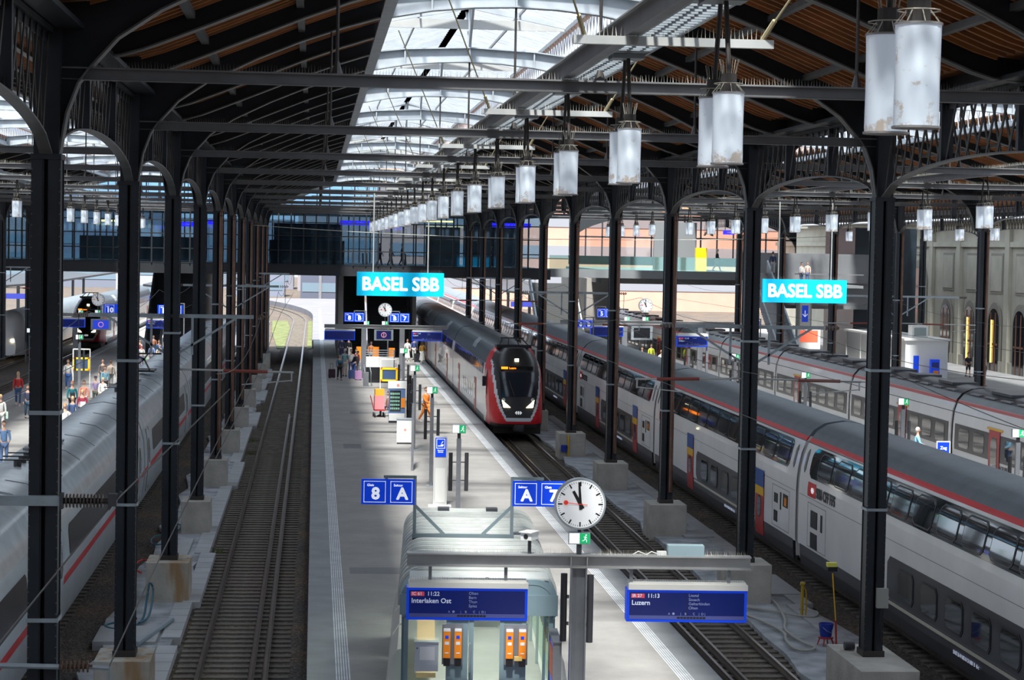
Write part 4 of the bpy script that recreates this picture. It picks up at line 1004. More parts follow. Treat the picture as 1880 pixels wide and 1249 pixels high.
# ------------------------------------------------------------------ platform furniture
RZ = math.radians(-3.1)
def clock(parent_loc, label, r=.475, rz=0, stem=.25, group='round white station clocks'):
    t = thing('station_clock', label, 'clock', parent_loc, rz, group)
    MB().disc((0, 0), r, -.10, .10, 56).build('case', galv, t, smooth=True)
    MB().disc((0, 0), r*.93, -.106, -.10, 56).build('dial', mat('dial_white', (.82, .83, .84), .4, emit=.12), t)
    m = MB()
    for i in range(60):
        a = 2*PI*i/60; big = i % 5 == 0; r0, r1, w_ = (r*.70, r*.88, r*.055) if big else (r*.82, r*.88, r*.018)
        m.bar((r0*math.sin(a), -.109, r0*math.cos(a)), (r1*math.sin(a), -.109, r1*math.cos(a)), w_, .004, (0,1,0))
    m.build('minute_marks', black, t)
    def hand(ang, l0, l1, w0, w1, y, mm, nm):
        a = math.radians(ang); d = Vector((math.sin(a), 0, math.cos(a))); q = Vector((d.z, 0, -d.x))
        P = [(-d*l0-q*w0), (-d*l0+q*w0), (d*l1+q*w1), (d*l1-q*w1)]
        MB().add([(p.x, y, p.z) for p in P]+[(p.x, y+.003, p.z) for p in P], [(3,2,1,0),(4,5,6,7),(0,1,5,4),(1,2,6,5),(2,3,7,6),(3,0,4,7)]).build(nm, mm, t)
    hand(-29, r*.2, r*.58, r*.075, r*.055, -.114, black, 'hour_hand'); hand(-4, r*.22, r*.86, r*.06, r*.04, -.119, black, 'minute_hand')
    sr = mat('second_red', (.8, .05, .03), .4, emit=.15); hand(-84, r*.28, r*.55, r*.012, r*.012, -.124, sr, 'second_hand')
    a = math.radians(-84); MB().disc((r*.57*math.sin(a), r*.57*math.cos(a)), r*.09, -.128, -.122, 20).build('second_disc', sr, t)
    MB().cyl((0, 0, -r), (0, 0, -r-stem), .035, 10).build('stem', dkgrey, t)
    return t
def running_man(parent, x, y, z, h):
    m = MB(); k = h/2
    P = lambda a, b: (x+a*k, y, z+b*k)
    m.bar(P(0,-.1), P(.12,.45), .22*k, .004, (0,1,0)).bar(P(0,-.1), P(.4,-.35), .15*k, .004, (0,1,0)).bar(P(.4,-.35), P(.3,-.8), .13*k, .004, (0,1,0)).bar(P(0,-.1), P(-.25,-.45), .15*k, .004, (0,1,0)).bar(P(-.25,-.45), P(-.6,-.5), .13*k, .004, (0,1,0))
    m.bar(P(.12,.42), P(.45,.1), .11*k, .004, (0,1,0)).bar(P(.1,.42), P(-.3,.25), .11*k, .004, (0,1,0)); m.disc((x+.22*k, z+.72*k), .17*k, y-.002, y+.002, 12)
    m.build('running_man', wlet, parent)
def exit_box(loc, label, w_=.38, h=.22, rz=0, group='green exit sign boxes', stem=0):
    t = thing('exit_sign', label, 'exit sign', loc, rz, group)
    MB().cbox((0, 0, 0), (w_, .16, h)).build('housing', galv, t)
    if stem: MB().cyl((0, 0, -h/2), (0, 0, -h/2-stem), .05, 10).build('stem', dkgrey, t)
    MB().box(-w_/2+.01, .0, -.085, -.08, -h/2+.015, h/2-.015).build('lit_panel', mat('lit_white', (.8, .85, .85), .4, emit=.5), t)
    g = MB().box(.0, w_/2-.01, -.085, -.08, -h/2+.015, h/2-.015).build('green_panel', green, t); running_man(g, w_/4, -.088, 0, h*.8)
    return t
def display(loc, label, w_, h, rz, lines=None, size=1, group='blue departure displays'):
    t = thing('departure_display', label, 'display', loc, rz, group)
    MB().box(-w_/2, w_/2, -.02, .34, -h/2, h/2).build('blue_frame', blue, t)
    MB().box(-w_/2+.05, w_/2-.05, -.026, -.02, -h/2+.05, h/2-.05).build('screen', screen, t)
    MB().box(-w_/2+.03, w_/2+.01, -.05, .36, h/2, h/2+.10).box(-w_/2+.05, w_/2-.02, .02, .3, h/2+.1, h/2+.14).build('housing', mat('housing_white', (.68, .67, .63), .5), t)
    spikes(MB(), -w_/2+.05, w_/2-.05, .1, h/2+.14, .07, .045).build('bird_spikes', spikem, t, kind='stuff')
    if lines:
        x0 = -w_/2+.1
        MB().box(x0-.02, x0+.23, -.030, -.026, h/2-.155, h/2-.075).build('service_field', rdim, t)
        text('service_number', lines[0], .085, (x0, -.032, h/2-.115), wdim, t, .001, align='LEFT'); text('time', lines[1], .105, (x0+.28, -.032, h/2-.115), wdim, t, .0015, align='LEFT')
        text('destination', lines[2], .125, (x0-.01, -.032, h/2-.245), wdim, t, .002, align='LEFT')
        for i, s_ in enumerate(lines[3]): text('stop_name', s_, .075, (.03, -.032, h/2-.10-.078*i), mat('led_dim', (.2, .24, .42), .5, emit=.15), t, 0, align='LEFT')
        text('sector_letters', 'A  ●      |    B       C    |  D |', .06, (.0, -.032, -h/2+.155), MATS['led_dim'], t, 0)
        MB().box(-w_/2+.05, w_/2-.05, -.029, -.026, -h/2+.05, -h/2+.12).build('train_bar', mat('bar_blue', (.06, .07, .22), .3, emit=.15), t)
        m = MB()
        for i in range(9): m.box(-.18+i*.06, -.13+i*.06, -.032, -.029, -h/2+.065, -h/2+.1)
        m.build('coach_icons', black, t)
        MB().box(-.005, .005, -.029, -.026, -h/2+.12, h/2-.05).build('divider', black, t)
    return t
BX, BY = 4.95, 38.0
def bl(dx, dy, z):   # local of the beam frame -> world
    return (BX+dx*math.cos(RZ)-dy*math.sin(RZ), BY+dx*math.sin(RZ)+dy*math.cos(RZ), z)
t = thing('sign_gantry', 'grey steel post and crossbeam carrying the two blue displays and big clock', 'gantry', (BX, BY, .55), RZ)
MB().box(-.15, .15, -.012, .012, 0, 3.25).box(-.15, -.12, -.13, .13, 0, 3.25).box(.12, .15, -.13, .13, 0, 3.25).box(-.045, .045, -.02, .0, 0, 3.25).build('post', galvd, t)
MB().box(-3.18, 3.2, -.012, .012, 3.26, 3.46).box(-3.18, 3.2, -.13, .13, 3.46, 3.485).box(-3.18, 3.2, -.13, .13, 3.24, 3.265).box(-.16, -.14, -.12, .12, 3.26, 3.46).box(.14, .16, -.12, .12, 3.26, 3.46).build('beam', mat('gantry_beam', (.36, .36, .36), .45, .2, .1, 2), t)
m = spikes(MB(), -3.1, 3.15, .08, 3.485, .11, .035); spikes(m, .3, 3.15, -.08, 3.485, .11, .035); m.build('bird_spikes', spikem, t, kind='stuff')
m = MB()
for x in (-2.75, -1.35, .98, 2.8): m.box(x-.03, x+.03, -.03, .03, 2.98, 3.25)
m.build('hanger', galvd, t)
MB().tube([(1.0, -.05, 3.5), (1.1, -.05, 3.56), (1.25, -.05, 3.5), (1.35, 0, 3.55), (1.5, -.03, 3.5)], .012).build('cable_loop', mat('cable_white', (.7, .7, .66), .6), t)
MB().box(1.45, 1.62, -.08, .05, 3.49, 3.56).build('junction_box', white, t)
MB().box(.9+.75, .9+1.42, -.1, .15, 3.485, 3.68).build('transformer_box', mat('box_bluegrey', (.28, .38, .42), .5), t)
display(bl(-2.06, -.05, 3.09), 'blue departure display reading 11:22 Interlaken Ost, hanging left under the gantry beam', 2.24, .60, RZ, ('IC 61', '11:22', 'Interlaken Ost', ['Olten', 'Bern', 'Thun', 'Spiez']))
display(bl(2.02, -.05, 3.10), 'blue departure display reading 11:13 Luzern, hanging right under the gantry beam', 2.24, .60, RZ, ('IR 27', '11:13', 'Luzern', ['Liestal', 'Sissach', 'Gelterkinden', 'Olten']))
clock(bl(.0, 0, 4.98), 'large round clock showing nearly eleven on top of the nearest gantry post', .475, RZ, .12)
exit_box(bl(.0, 0, 4.34), 'exit sign box with running man directly under the large nearest clock', .40, .22, RZ, stem=.19)
for dx, z0, lab in ((-.27, 2.42, 'black column loudspeaker on the left side of the nearest gantry post'), (.22, 2.40, 'black column loudspeaker on the right side of the nearest gantry post')):
    t = thing('column_speaker', lab, 'speaker', bl(dx, -.05, z0), RZ, 'column loudspeakers'); MB().cyl((0, 0, 0), (0, 0, 1.26), .062, 16).build('body', dkgrey if dx > 0 else black, t, smooth=True); MB().box(-.02 if dx < 0 else -.1, .1 if dx < 0 else .02, -.02, .03, .8, .86).box(-.02 if dx < 0 else -.1, .1 if dx < 0 else .02, -.02, .03, .3, .36).build('bracket', dkgrey, t)
def camera_obj(loc, rz, lab, up=True):
    t = thing('security_camera', lab, 'camera', loc, rz, 'white security cameras'); s = 1 if up else -1
    MB().cyl((0,0,0), (0,0,s*.26), .035, 8).build('stem', dkgrey, t); MB().box(-.11, .11, -.16, .14, s*.34-.07, s*.34+.07).box(-.13, .13, -.2, .16, s*.34+.07, s*.34+.085).build('housing', white, t); MB().cyl((0,-.17,s*.34), (0,-.16,s*.34), .045, 12).build('lens', black, t)
camera_obj(bl(-.92, 0, 4.03), RZ-.5, 'white security camera standing on the gantry beam left of the clock'); camera_obj(bl(-1.68, .35, 3.52), RZ+.9, 'small white security camera hanging between beam and left display', False)
t = thing('poster_board', 'blue and red edge of a poster board at the foot of the gantry post', 'poster board', bl(-.36, .15, .55), RZ)
MB().box(-.05, .05, 0, 1.3, .2, 1.75).build('board', blue, t); MB().box(-.07, -.05, .1, 1.2, 1.05, 1.6).build('poster', mat('poster_red', (.7, .12, .05), .5), t); MB().box(-.08, .08, -.06, 0, 0, 1.8).box(-.08, .08, 1.3, 1.36, 0, 1.8).box(-.08, .08, -.06, 1.36, 1.75, 1.82).build('frame', galvd, t)

# waiting shelter
t = thing('waiting_shelter', 'pale grey waiting shelter with rounded ribbed roof behind the left departure display', 'shelter', (3.26, 39.9, .55), RZ)
shl = mat('shelter_bluegrey', (.19, .27, .30), .45, .1, .08, 2); shr = mat('shelter_roof', (.46, .48, .46), .5, 0, .1, 3); W2, LN = 1.45, 10.6
def rprof(w_, zt, r, zb, n=8):
    P = [(-w_, zb)]+[(-w_+r-r*math.cos(PI/2*i/n), zt-r+r*math.sin(PI/2*i/n)) for i in range(n+1)]
    return P+[(-x, z) for x, z in P[::-1]]
A = rprof(W2, 2.62, .4, 1.95); B = rprof(W2-.05, 2.57, .37, 1.95)
MB().slabY(A, B, 0, LN).build('roof_shell', mat('shelter_gap', (.06, .085, .095), .6), t, smooth=True)
for i in range(17):
    y = 1.0+i*.57
    C = rprof(W2+.10, 2.74, .46, 2.0); m = MB().slabY(C, rprof(W2-.02, 2.60, .4, 2.0), y, y+.27)
    m.slabY(rprof(W2+.13, 2.77, .48, 2.0), C, y+.05, y+.22); m.build('roof_rib', shr, t, smooth=True)
MB().slabY(rprof(W2+.08, 2.72, .42, 2.05), A, -.1, .8).prismY(rprof(W2+.07, 2.71, .42, 2.05), -.09, -.04).box(-W2-.08, W2+.08, -.12, -.06, 2.02, 2.42).build('front_fascia', shl, t)
MB().box(-W2+.1, W2-.1, -.05, .75, 2.70, 2.74).build('front_roof_panel', shr, t)
m = MB()
for x in (-W2, -.62, -.42+.24, .42, .62+.22, W2-.08): m.box(x, x+.09, -.02, .08, 0, 2.05)
m.box(-W2, W2, -.02, .08, 0, .35).box(-.62, -.2, -.01, .07, 0, 2.05).box(.42, .9, -.01, .07, 0, 2.05)
m.build('front_frame', shl, t)
sg = glass('shelter_glass', (.75, .85, .82), transp=.85, rough=.05, tcol=(.86, .92, .88))
MB().box(-W2+.08, -.6, .02, .03, .35, 2.0).build('glass_left', sg, t); MB().box(.85, W2-.05, .02, .03, .35, 2.0).build('glass_right', sg, t)
d = MB().box(-.2, .42, -.0, .01, .05, 2.0).build('glass_door', sg, t); MB().tube([(-.16, -.02, .9), (-.16, -.1, .9), (-.16, -.1, 1.45), (-.16, -.02, 1.45)], .018, 8).build('door_handle', galv, d)
for s in (-1, 1):
    m = MB()
    for i in range(5): m.box(s*W2-.04, s*W2+.04, .05+i*2.6, .13+i*2.6, 0, 2.0)
    m.build('side_post', shl, t); MB().box(s*(W2-.02)-.01, s*(W2-.02)+.01, .1, LN-.1, .5, 1.95).build('side_glass', sg, t)
    m = MB()
    for i in range(26): m.box(s*W2-.015, s*W2+.03*s, .8+i*.37, .9+i*.37, 1.2, 2.0)
    m.build('side_slats', dkgrey, t, kind='stuff')
    for (ya, yb) in ((.3, 2.9), (3.1, 5.6), (5.8, 8.2)):
        m = MB(); P = [(s*(W2+.02), .05), (s*(W2+.30), .1), (s*(W2+.34), .5), (s*(W2+.25), 1.05), (s*(W2+.12), 1.25), (s*(W2+.02), 1.28)]
        m.prismY(P, ya, yb).build('bench_shell', mat('bench_cream', (.66, .64, .60), .5), t, smooth=True)
MB().box(-W2-.1, W2+.1, -.15, .3, 0, .3).build('front_step', MATS['bench_cream'], t)
MB().box(-W2+.05, W2-.05, LN-.06, LN, 0, 1.95).build('back_wall', sg, t); MB().box(.1, .7, LN-1, LN-.3, .0, 1.1).build('inside_bin', dkgrey, t); MB().box(-1.2, -.8, 2, 8, .35, .45).build('inside_bench', mat('bench_wood', (.4, .25, .12), .5), t); MB().box(-.3, .3, .6, LN-.6, 2.48, 2.52).build('added_glow_strip', mat('added_glow', (1,1,.95), .5, emit=16), t)  # glowing strip under the roof is added to brighten the shelter glass
m = MB()
for x in (-.62, .55): m.box(x-.14, x+.14, 10.1, 10.4, 2.7, 2.8)
m.build('roof_vent', dkgrey, t)
def sl_(dx, dy, dz): return (3.26+dx*math.cos(RZ)-dy*math.sin(RZ), 39.9+dx*math.sin(RZ)+dy*math.cos(RZ), dz)
for i, (dx, w_) in enumerate(((-.50, .40), (.73, .46))):
    t = thing('validator_panel', f'{"left" if i == 0 else "right"} grey panel with two orange ticket validators on the shelter front', 'ticket validator', sl_(dx, -.02, 1.6), RZ, 'ticket validator panels')
    MB().box(-w_/2, w_/2, -.06, 0, 0, .78).build('panel', galvd, t)
    for s in (-1, 1):
        v = MB().box(s*w_*.27-.07, s*w_*.27+.07, -.16, -.06, .14, .68).build('validator', orange, t); MB().box(s*w_*.27-.065, s*w_*.27+.065, -.165, -.06, .66, .70).box(s*w_*.27-.04, s*w_*.27+.04, -.165, -.16, .40, .46).box(s*w_*.27-.035, s*w_*.27+.035, -.165, -.16, .23, .25).build('label_field', white, v); MB().box(s*w_*.27-.035, s*w_*.27+.03, -.166, -.16, .52, .58).build('sticker', blue, v); MB().box(s*w_*.27-.06, s*w_*.27+.06, -.14, -.06, -.02, .14).build('slot_unit', black, v)
    if i == 1: MB().box(-.03, .12, -.17, -.1, .10, .18).build('yellow_tag', mat('yellow_tag', (.7, .5, .15), .5), t)
t = thing('info_box', 'pale grey wall box with a white notice at the lower left of the shelter front', 'box', sl_(-1.0, -.05, 1.48), RZ)
MB().box(-.23, .23, -.14, 0, 0, .56).box(-.24, .24, -.17, .0, .56, .58).build('case', mat('case_grey', (.50, .54, .56), .5), t); MB().box(-.13, .16, -.146, -.14, .22, .48).build('notice', white, t); MB().cyl((-.18, -.15, .45), (-.18, -.14, .45), .015, 8).build('lock', dkgrey, t)
text('notice_lettering', '= = = = =\n= = = =', .04, (0, -.148, .12), white, t)
t = thing('small_sign', 'small blue sign strip above the shelter door', 'sign', sl_(.13, -.03, 2.5), RZ); MB().cbox((0, 0, 0), (.28, .02, .07)).build('plate', blue, t); text('lettering', 'Raumeingang', .045, (0, -.013, 0), wlet, t, .001)
# sector sign frame on the shelter roof
t = thing('steel_trestle', 'grey steel trestle with braced arms standing on the shelter roof', 'trestle', (3.33, 45.4, 3.27), RZ)
fr = mat('frame_bluegrey', (.17, .22, .24), .45, .2)
m = MB().box(-1.12, 1.12, -.05, .05, 0, .10)
for s in (-1, 1): m.box(s*1.07-.035, s*1.07+.035, -.035, .035, 0, 1.37).bar((s*1.07, 0, .72), (s*.42, 0, .08), .065).box(min(s*1.07, s*1.76), max(s*1.07, s*1.76), -.035, .035, 1.31, 1.37).box(s*1.7-.03, s*1.7+.03, -.02, .02, 1.2, 1.33)
m.build('frame', fr, t)
for x in (-1.07, -.4, .4, 1.07): MB().box(x-.04, x+.04, -.07, .07, -.08, 0).build('foot', black, t)
def sector(loc, lab, items, w_=1.17, h=.56, rz=RZ, grp='blue platform sector signs', pole=0):
    t = thing('sector_sign', lab, 'sign', loc, rz, grp)
    MB().box(-w_/2, w_/2, -.04, .04, -h/2, h/2).build('panel', blue, t)
    if pole: MB().box(pole*w_*.56-.04, pole*w_*.56+.04, -.04, .04, .55-loc[2], h/2+.16).box(min(0, pole*w_*.56), max(0, pole*w_*.56), -.03, .03, h/2+.10, h/2+.16).box(-.03, .03, -.03, .03, h/2, h/2+.12).build('pole', galvd, t)
    k = h/.56
    for i, (small, big) in enumerate(items):
        cx = (-.5+i)*w_/2*1.0; a = .24*k; b = .235*k; f = MB()
        for q in ((cx-a, cx+a, b-.012*k, b), (cx-a, cx+a, -b, -b+.012*k), (cx-a, cx-a+.012*k, -b, b), (cx+a-.012*k, cx+a, -b, b)): f.box(q[0], q[1], -.045, -.04, q[2], q[3])
        f.build('field_outline', wlet, t)
        text('field_name', small, .075*k, (cx-.17*k, -.045, .145*k), wlet, t, .002*k, align='LEFT'); text('field_letter', big, .36*k, (cx+.02*k, -.045, -.05*k), wlet, t, .014*k)
    return t
c, s = math.cos(RZ), math.sin(RZ)
def fl(dx, z): return (3.33+dx*c, 45.4+dx*s, z)
sector(fl(-1.66, 4.28), 'blue sector sign reading 8 A left of the shelter roof', (('Gleis', '8'), ('Sektor', 'A')))
sector(fl(1.66, 4.28), 'blue sector sign reading A 7 partly hidden by the big clock', (('Sektor', 'A'), ('Gleis', '7')))
# masts with exit boxes and speakers
def mast(x, y, n, spk=True, lab='middle platform', top=4.0, grp='slim grey masts'):
    t = thing('signal_mast', f'{NTH[n]} slim grey mast with cable stubs on the {lab}', 'mast', (x, y, .55), RZ, grp)
    MB().box(-.07, .07, -.05, .05, 0, top-.62).build('pole', galvd, t); MB().box(-.17, .17, -.17, .17, 0, .04).build('base_plate', galv, t); MB().box(-.05, .05, -.04, .04, top-.62, top-.45).build('head', black, t)
    exit_box((x, y, top+.22), f'exit sign box on top of the {NTH[n]} slim mast of the {lab}', .40, .26, RZ)
    if spk:
        for s_ in (-1, 1):
            q = thing('column_speaker', f'{"left" if s_ < 0 else "right"} black column loudspeaker of the {NTH[n]} slim mast of the {lab}', 'speaker', (x+s_*.24, y, 2.35), RZ, 'column loudspeakers'); MB().cyl((0,0,0), (0,0,1.15), .06, 12).build('body', black if s_ < 0 else dkgrey, q); MB().box(min(0, -s_*.2), max(0, -s_*.2), -.02, .02, .3, .33).box(min(0, -s_*.2), max(0, -s_*.2), -.02, .02, .85, .88).build('bracket', dkgrey, q)
for n, (x, y) in enumerate(((4.38, 62), (4.50, 78.5), (4.50, 92.3), (4.65, 107.5))): mast(x, y, n)
for n, y in enumerate((75.5, 91, 106.6, 120.1)): mast(21.9, y, n, True, 'right-hand platform')
mast(21.8, 62.5, 4, True, 'right-hand platform')
for n, (x, y) in enumerate(((-13.0, 117.5), (-16.7, 125))): mast(x, y, n, True, 'left platform')
# smoking zone stele
t = thing('smoking_stele', 'pale stele with a blue smoking area sign on the middle platform', 'stele', (4.48, 72.5, .55), 0)
MB().prismY([(-.24, 0), (.24, 0), (.24, 2.4), (.20, 2.48), (-.20, 2.48), (-.24, 2.4)], -.06, .06).build('body', mat('stele_pale', (.50, .50, .49), .5), t); MB().box(-.4, .4, -.2, .2, 0, .05).build('base_plate', white, t)
MB().box(-.17, .17, -.07, -.06, .15, 1.35).build('white_field', mat('field_white', (.62,.62,.6), .5), t); MB().box(-.19, .19, -.075, -.06, 1.75, 2.42).build('blue_sign', blue, t)
m = MB()
for q in ((-.15, .15, 2.37, 2.385), (-.15, .15, 2.05, 2.065), (-.15, -.135, 2.05, 2.385), (.135, .15, 2.05, 2.385), (-.1, .08, 2.12, 2.15), (.0, .1, 2.15, 2.19)): m.box(q[0], q[1], -.08, -.075, q[2], q[3])
m.bar((.02, -.078, 2.22), (.08, -.078, 2.3), .02).build('cigarette_symbol', wlet, t); text('lettering', 'Raucher-\nbereich', .06, (0, -.08, 1.95), wlet, t, .001)
t = thing('blue_sign', 'small blue sign with white rounded frame standing right of the long white train roof', 'sign', (22.97, 73.9, .55), 0)
MB().box(-.03, .03, -.03, .03, 0, 2).build('pole', galv, t); MB().box(-.26, .26, -.03, .03, 1.85, 2.35).build('frame', white, t); MB().box(-.22, .22, -.04, -.03, 1.6, 2.31).build('panel', blue, t); text('lettering', 'Zug', .16, (0, -.045, 2.1), wlet, t, .003)
# poster boards seen edge-on
for n, (x, y) in enumerate(((4.05, 84.0), (4.8, 100.5))):
    t = thing('poster_board', f'{"nearer" if n == 0 else "farther"} tall glass poster board turned edge-on on the middle platform', 'poster board', (x, y, .55), -.05)
    MB().box(-.04, .04, 0, 1.6, .5, 2.3).build('board', galvd if n == 0 else black, t); MB().box(-.05, .05, -.08, 0, 0, 2.6).box(-.05, .05, 1.6, 1.68, 0, 2.6).build('frame', galvd if n == 0 else black, t); MB().box(.04, .055, .2, 1.4, .9, 2.0).build('poster', MATS['poster_red'], t); MB().box(-.055, -.04, .1, 1.5, .6, 2.2).build('blue_poster', mat('poster_blue', (.15, .25, .5), .4), t)
# litter container, vending machine, trolley, dark pillar
t = thing('litter_container', 'white metal litter container with a faint red mark on the middle platform', 'bin', (4.22, 95.4, .55), -.03)
MB().box(-.36, .36, -.28, .28, .08, 1.12).build('body', mat('bin_white', (.72, .72, .70), .45), t); MB().box(-.33, .33, -.25, .25, 0, .08).build('plinth', dkgrey, t); MB().box(-.38, .38, -.3, .3, 1.12, 1.17).build('lid', galv, t); MB().disc((.02, .66), .06, -.285, -.28, 12).build('red_mark', mat('mark_red', (.7, .3, .25), .5), t)
t = thing('vending_machine', 'snack vending machine with dark glass front and white header on the middle platform', 'vending machine', (4.30, 106.8, .55), -.03)
MB().box(-.42, .42, -.4, .4, .1, 1.75).build('body', mat('vend_blue', (.10, .17, .34), .4), t); MB().box(-.46, .5, -.42, .4, 1.78, 2.12).build('header', white, t); MB().box(-.36, .2, -.41, -.4, .6, 1.68).build('window', dglass, t); MB().box(-.40, .40, -.42, -.4, .12, .5).build('lower_panel', white, t); MB().box(.22, .42, -.43, -.4, .8, 1.3).build('orange_panel', orange, t); MB().box(-.4, .4, -.38, .38, 0, .1).build('base', dkgrey, t)
m = MB()
for r_ in range(5):
    for q in range(5): m.box(-.33+q*.1, -.27+q*.1, -.415, -.41, .7+r_*.19, .8+r_*.19)
m.build('snacks', mat('snack_green', (.3, .6, .45), .5), t, kind='stuff')
MB().disc((.05, 1.95), .07, -.43, -.42, 12).build('red_mark', MATS['mark_red'], t)
t = thing('dark_pillar', 'tall dark loudspeaker pillar beside the vending machine', 'pillar', (4.95, 107.3, .55), 0); MB().cyl((0,0,0), (0,0,2.4), .12, 16).build('body', black, t, smooth=True); MB().cyl((0,0,1.5), (0,0,1.56), .13, 16).build('ring', galv, t)
t = thing('luggage_trolley', 'red hand trolley loaded with a pink and an orange bag', 'trolley', (3.5, 110, .55), .1)
MB().box(-.28, .28, -.3, .3, .35, .40).bar((-.25, .3, .4), (-.4, .6, 1.1), .04).bar((.25, .3, .4), (.1, .6, 1.1), .04).build('frame', tred, t)
for x, y in ((-.26, -.25), (.26, -.25), (-.26, .3), (.26, .3)): MB().cyl((x-.03, y, .12), (x+.03, y, .12), .12, 14).build('wheel', black, t)
MB().box(-.26, .26, -.2, .25, .42, 1.15).build('pink_bag', mat('bag_pink', (.75, .25, .27), .7), t); MB().box(-.24, .24, -.18, .22, 1.15, 1.5).build('orange_bag', mat('bag_orange', (.85, .38, .03), .7), t)
def monitor(x, y, lab, rz=0):
    t = thing('yellow_monitor', lab, 'display', (x, y, .55), rz, 'yellow framed information monitors')
    m = MB()
    for s_ in (-1, 1): m.box(s_*.47-.025, s_*.47+.025, -.03, .03, 0, 2.9)
    m.box(-.47, .47, -.03, .03, 2.86, 2.92).build('tube_frame', white, t)
    f = MB()
    for q in ((-.47, .47, 2.32, 2.42), (-.47, .47, 1.68, 1.78), (-.47, -.37, 1.68, 2.42), (.37, .47, 1.68, 2.42)): f.box(q[0], q[1], -.12, .02, q[2], q[3])
    f.build('yellow_frame', mat('frame_yellow', (.9, .55, .01), .4, emit=.15), t); MB().box(-.38, .38, -.08, 0, 1.76, 2.34).build('screen', mat('screen_grey', (.04, .07, .13), .15, emit=.3, emcol=(.06, .10, .2)), t)
monitor(4.12, 113.5, 'yellow framed information monitor hanging in a white tube frame on the middle platform'); monitor(-13.1, 119.5, 'yellow framed information monitor in a white tube frame on the crowded left platform')
# stairwell with header panel
t = thing('stairwell', 'stairwell opening with white header panel and railings on the middle platform', 'stairwell', (4.3, 137, .55), 0)
MB().box(-.85, .95, 0, .1, 1.05, 1.75).build('header_panel', mat('header_white', (.7, .7, .69), .5), t)
m = MB()
for z in (1.85, 2.0, 2.15): m.box(-.85, 1.0, .0, .04, z, z+.05)
m.build('top_rail', galv, t); m = MB()
for x in (-.9, 1.0): m.box(x-.04, x+.04, 0, 4.2, .0, 1.0).box(x-.04, x+.04, -.05, .05, 0, 2.2)
m.build('side_wall', galvd, t); MB().box(-.86, .96, .3, 4.2, .0, .06).box(-.86, .96, 2, 2.1, 0, 1.0).build('opening', black, t)
MB().tube([(-1.0, -3.2, .0), (-1.0, -3.2, .9), (-1.0, -.2, 1.1)], .03).tube([(-.6, -3.2, .0), (-.6, -3.2, .9), (-.6, -.2, 1.1)], .03).build('handrail', galv, t)
MB().box(-1.1, -.75, -3.3, -2.9, 0, .9).build('newel', galvd, t)
for n, (x, y) in enumerate(((3.3, 150.8), (4.5, 150.8), (5.6, 149.6), (2.6, 149.5))):
    t = thing('bollard_panel', f'{["left orange","middle orange","right orange","leftmost slim white"][n]} panel standing under the far gantry beam', 'panel', (x, y, .55)); MB().box(-.22 if n < 3 else -.12, .22 if n < 3 else .12, 0, .2, .8 if n < 3 else 0, 1.7).build('panel', orange if n < 3 else mat('case_pale', (.6, .6, .58), .5), t)
    if n < 3: MB().box(-.05, .05, .05, .15, 0, .8).build('foot', galvd, t)
# far gantries
def gantry2(cx, y, w_, z, posts, lab, disp, ck, grp_lab):
    t = thing('sign_gantry', lab, 'gantry', (cx, y, .55), 0)
    MB().box(-w_/2, w_/2, -.02, .02, z-.55-.25, z-.55).box(-w_/2, w_/2, -.13, .13, z-.55-.03, z-.55).box(-w_/2, w_/2, -.13, .13, z-.55-.25, z-.55-.22).build('beam', MATS['gantry_beam'], t)
    for p in posts: MB().box(p-.17, p+.17, -.12, .12, 0, z-.55-.2).build('post', galvd, t)
    for i, (dx, wd_, tx, l_) in enumerate(disp): display((cx+dx, y-.1, z-.75), l_, wd_, .62, 0, tx)
    if ck is not None:
        clock((cx+ck, y, z+1.03), f'round white clock above the {grp_lab}', .475, 0, .30); exit_box((cx+ck, y, z+.13), f'exit sign box under the clock of the {grp_lab}', .42, .26); exit_box((cx+ck-1.25, y, z+.12), f'exit sign box left of the clock of the {grp_lab}', .36, .24)
gantry2(4.9, 142, 8.4, 4.2, (-1.5, 1.1), 'far grey two-post gantry across the middle platform below the blue station sign', [(-3.15, 2.08, None, 'blue display with dark face hanging left under the far gantry of the middle platform'), (2.8, 2.08, ('IC', '11:03', 'Luzern', ['Olten', 'Luzern']), 'lit blue display hanging right under the far gantry of the middle platform')], -.08, 'far gantry of the middle platform')
t = thing('info_monitor', 'grey framed blue monitor with a pink ring in the middle of the far gantry', 'display', (4.75, 141.9, 3.52)); MB().box(-.65, .65, 0, .2, -.38, .38).build('case', galv, t); MB().box(-.5, .5, -.02, 0, -.28, .28).build('screen', screen, t)
m = MB(); m.tube([(.16*math.cos(i*PI/8), -.03, .16*math.sin(i*PI/8)) for i in range(17)], .025, 4).bar((0, -.03, -.12), (0, -.03, .12), .04).build('ring_symbol', mat('ring_pink', (.7, .3, .4), .5, emit=.4), t)
sector((2.95, 154, 4.28), 'blue sector sign behind the left end of the far gantry beam', (('Gleis', '8'), ('Sektor', 'B')), 1.5, .68, 0, pole=1); sector((6.3, 154, 4.28), 'blue sector sign behind the right part of the far gantry beam', (('Sektor', 'B'), ('Gleis', '7')), 1.5, .68, 0, pole=-1)
gantry2(22.3, 138, 11.8, 4.9, (-1.55, 3.6), 'grey gantry across the right-hand platform behind the long white train', [(-2.75, 2.2, None, 'blue display back hanging left under the right-hand platform gantry')], -.15, 'right-hand platform gantry')
t = thing('info_monitor', 'grey framed dark monitor under the right-hand platform gantry', 'display', (21.9, 137.8, 4.1)); MB().box(-.72, .72, 0, .2, -.48, .45).build('case', galv, t); MB().box(-.55, .55, -.02, 0, -.33, .33).build('screen', dglass, t)
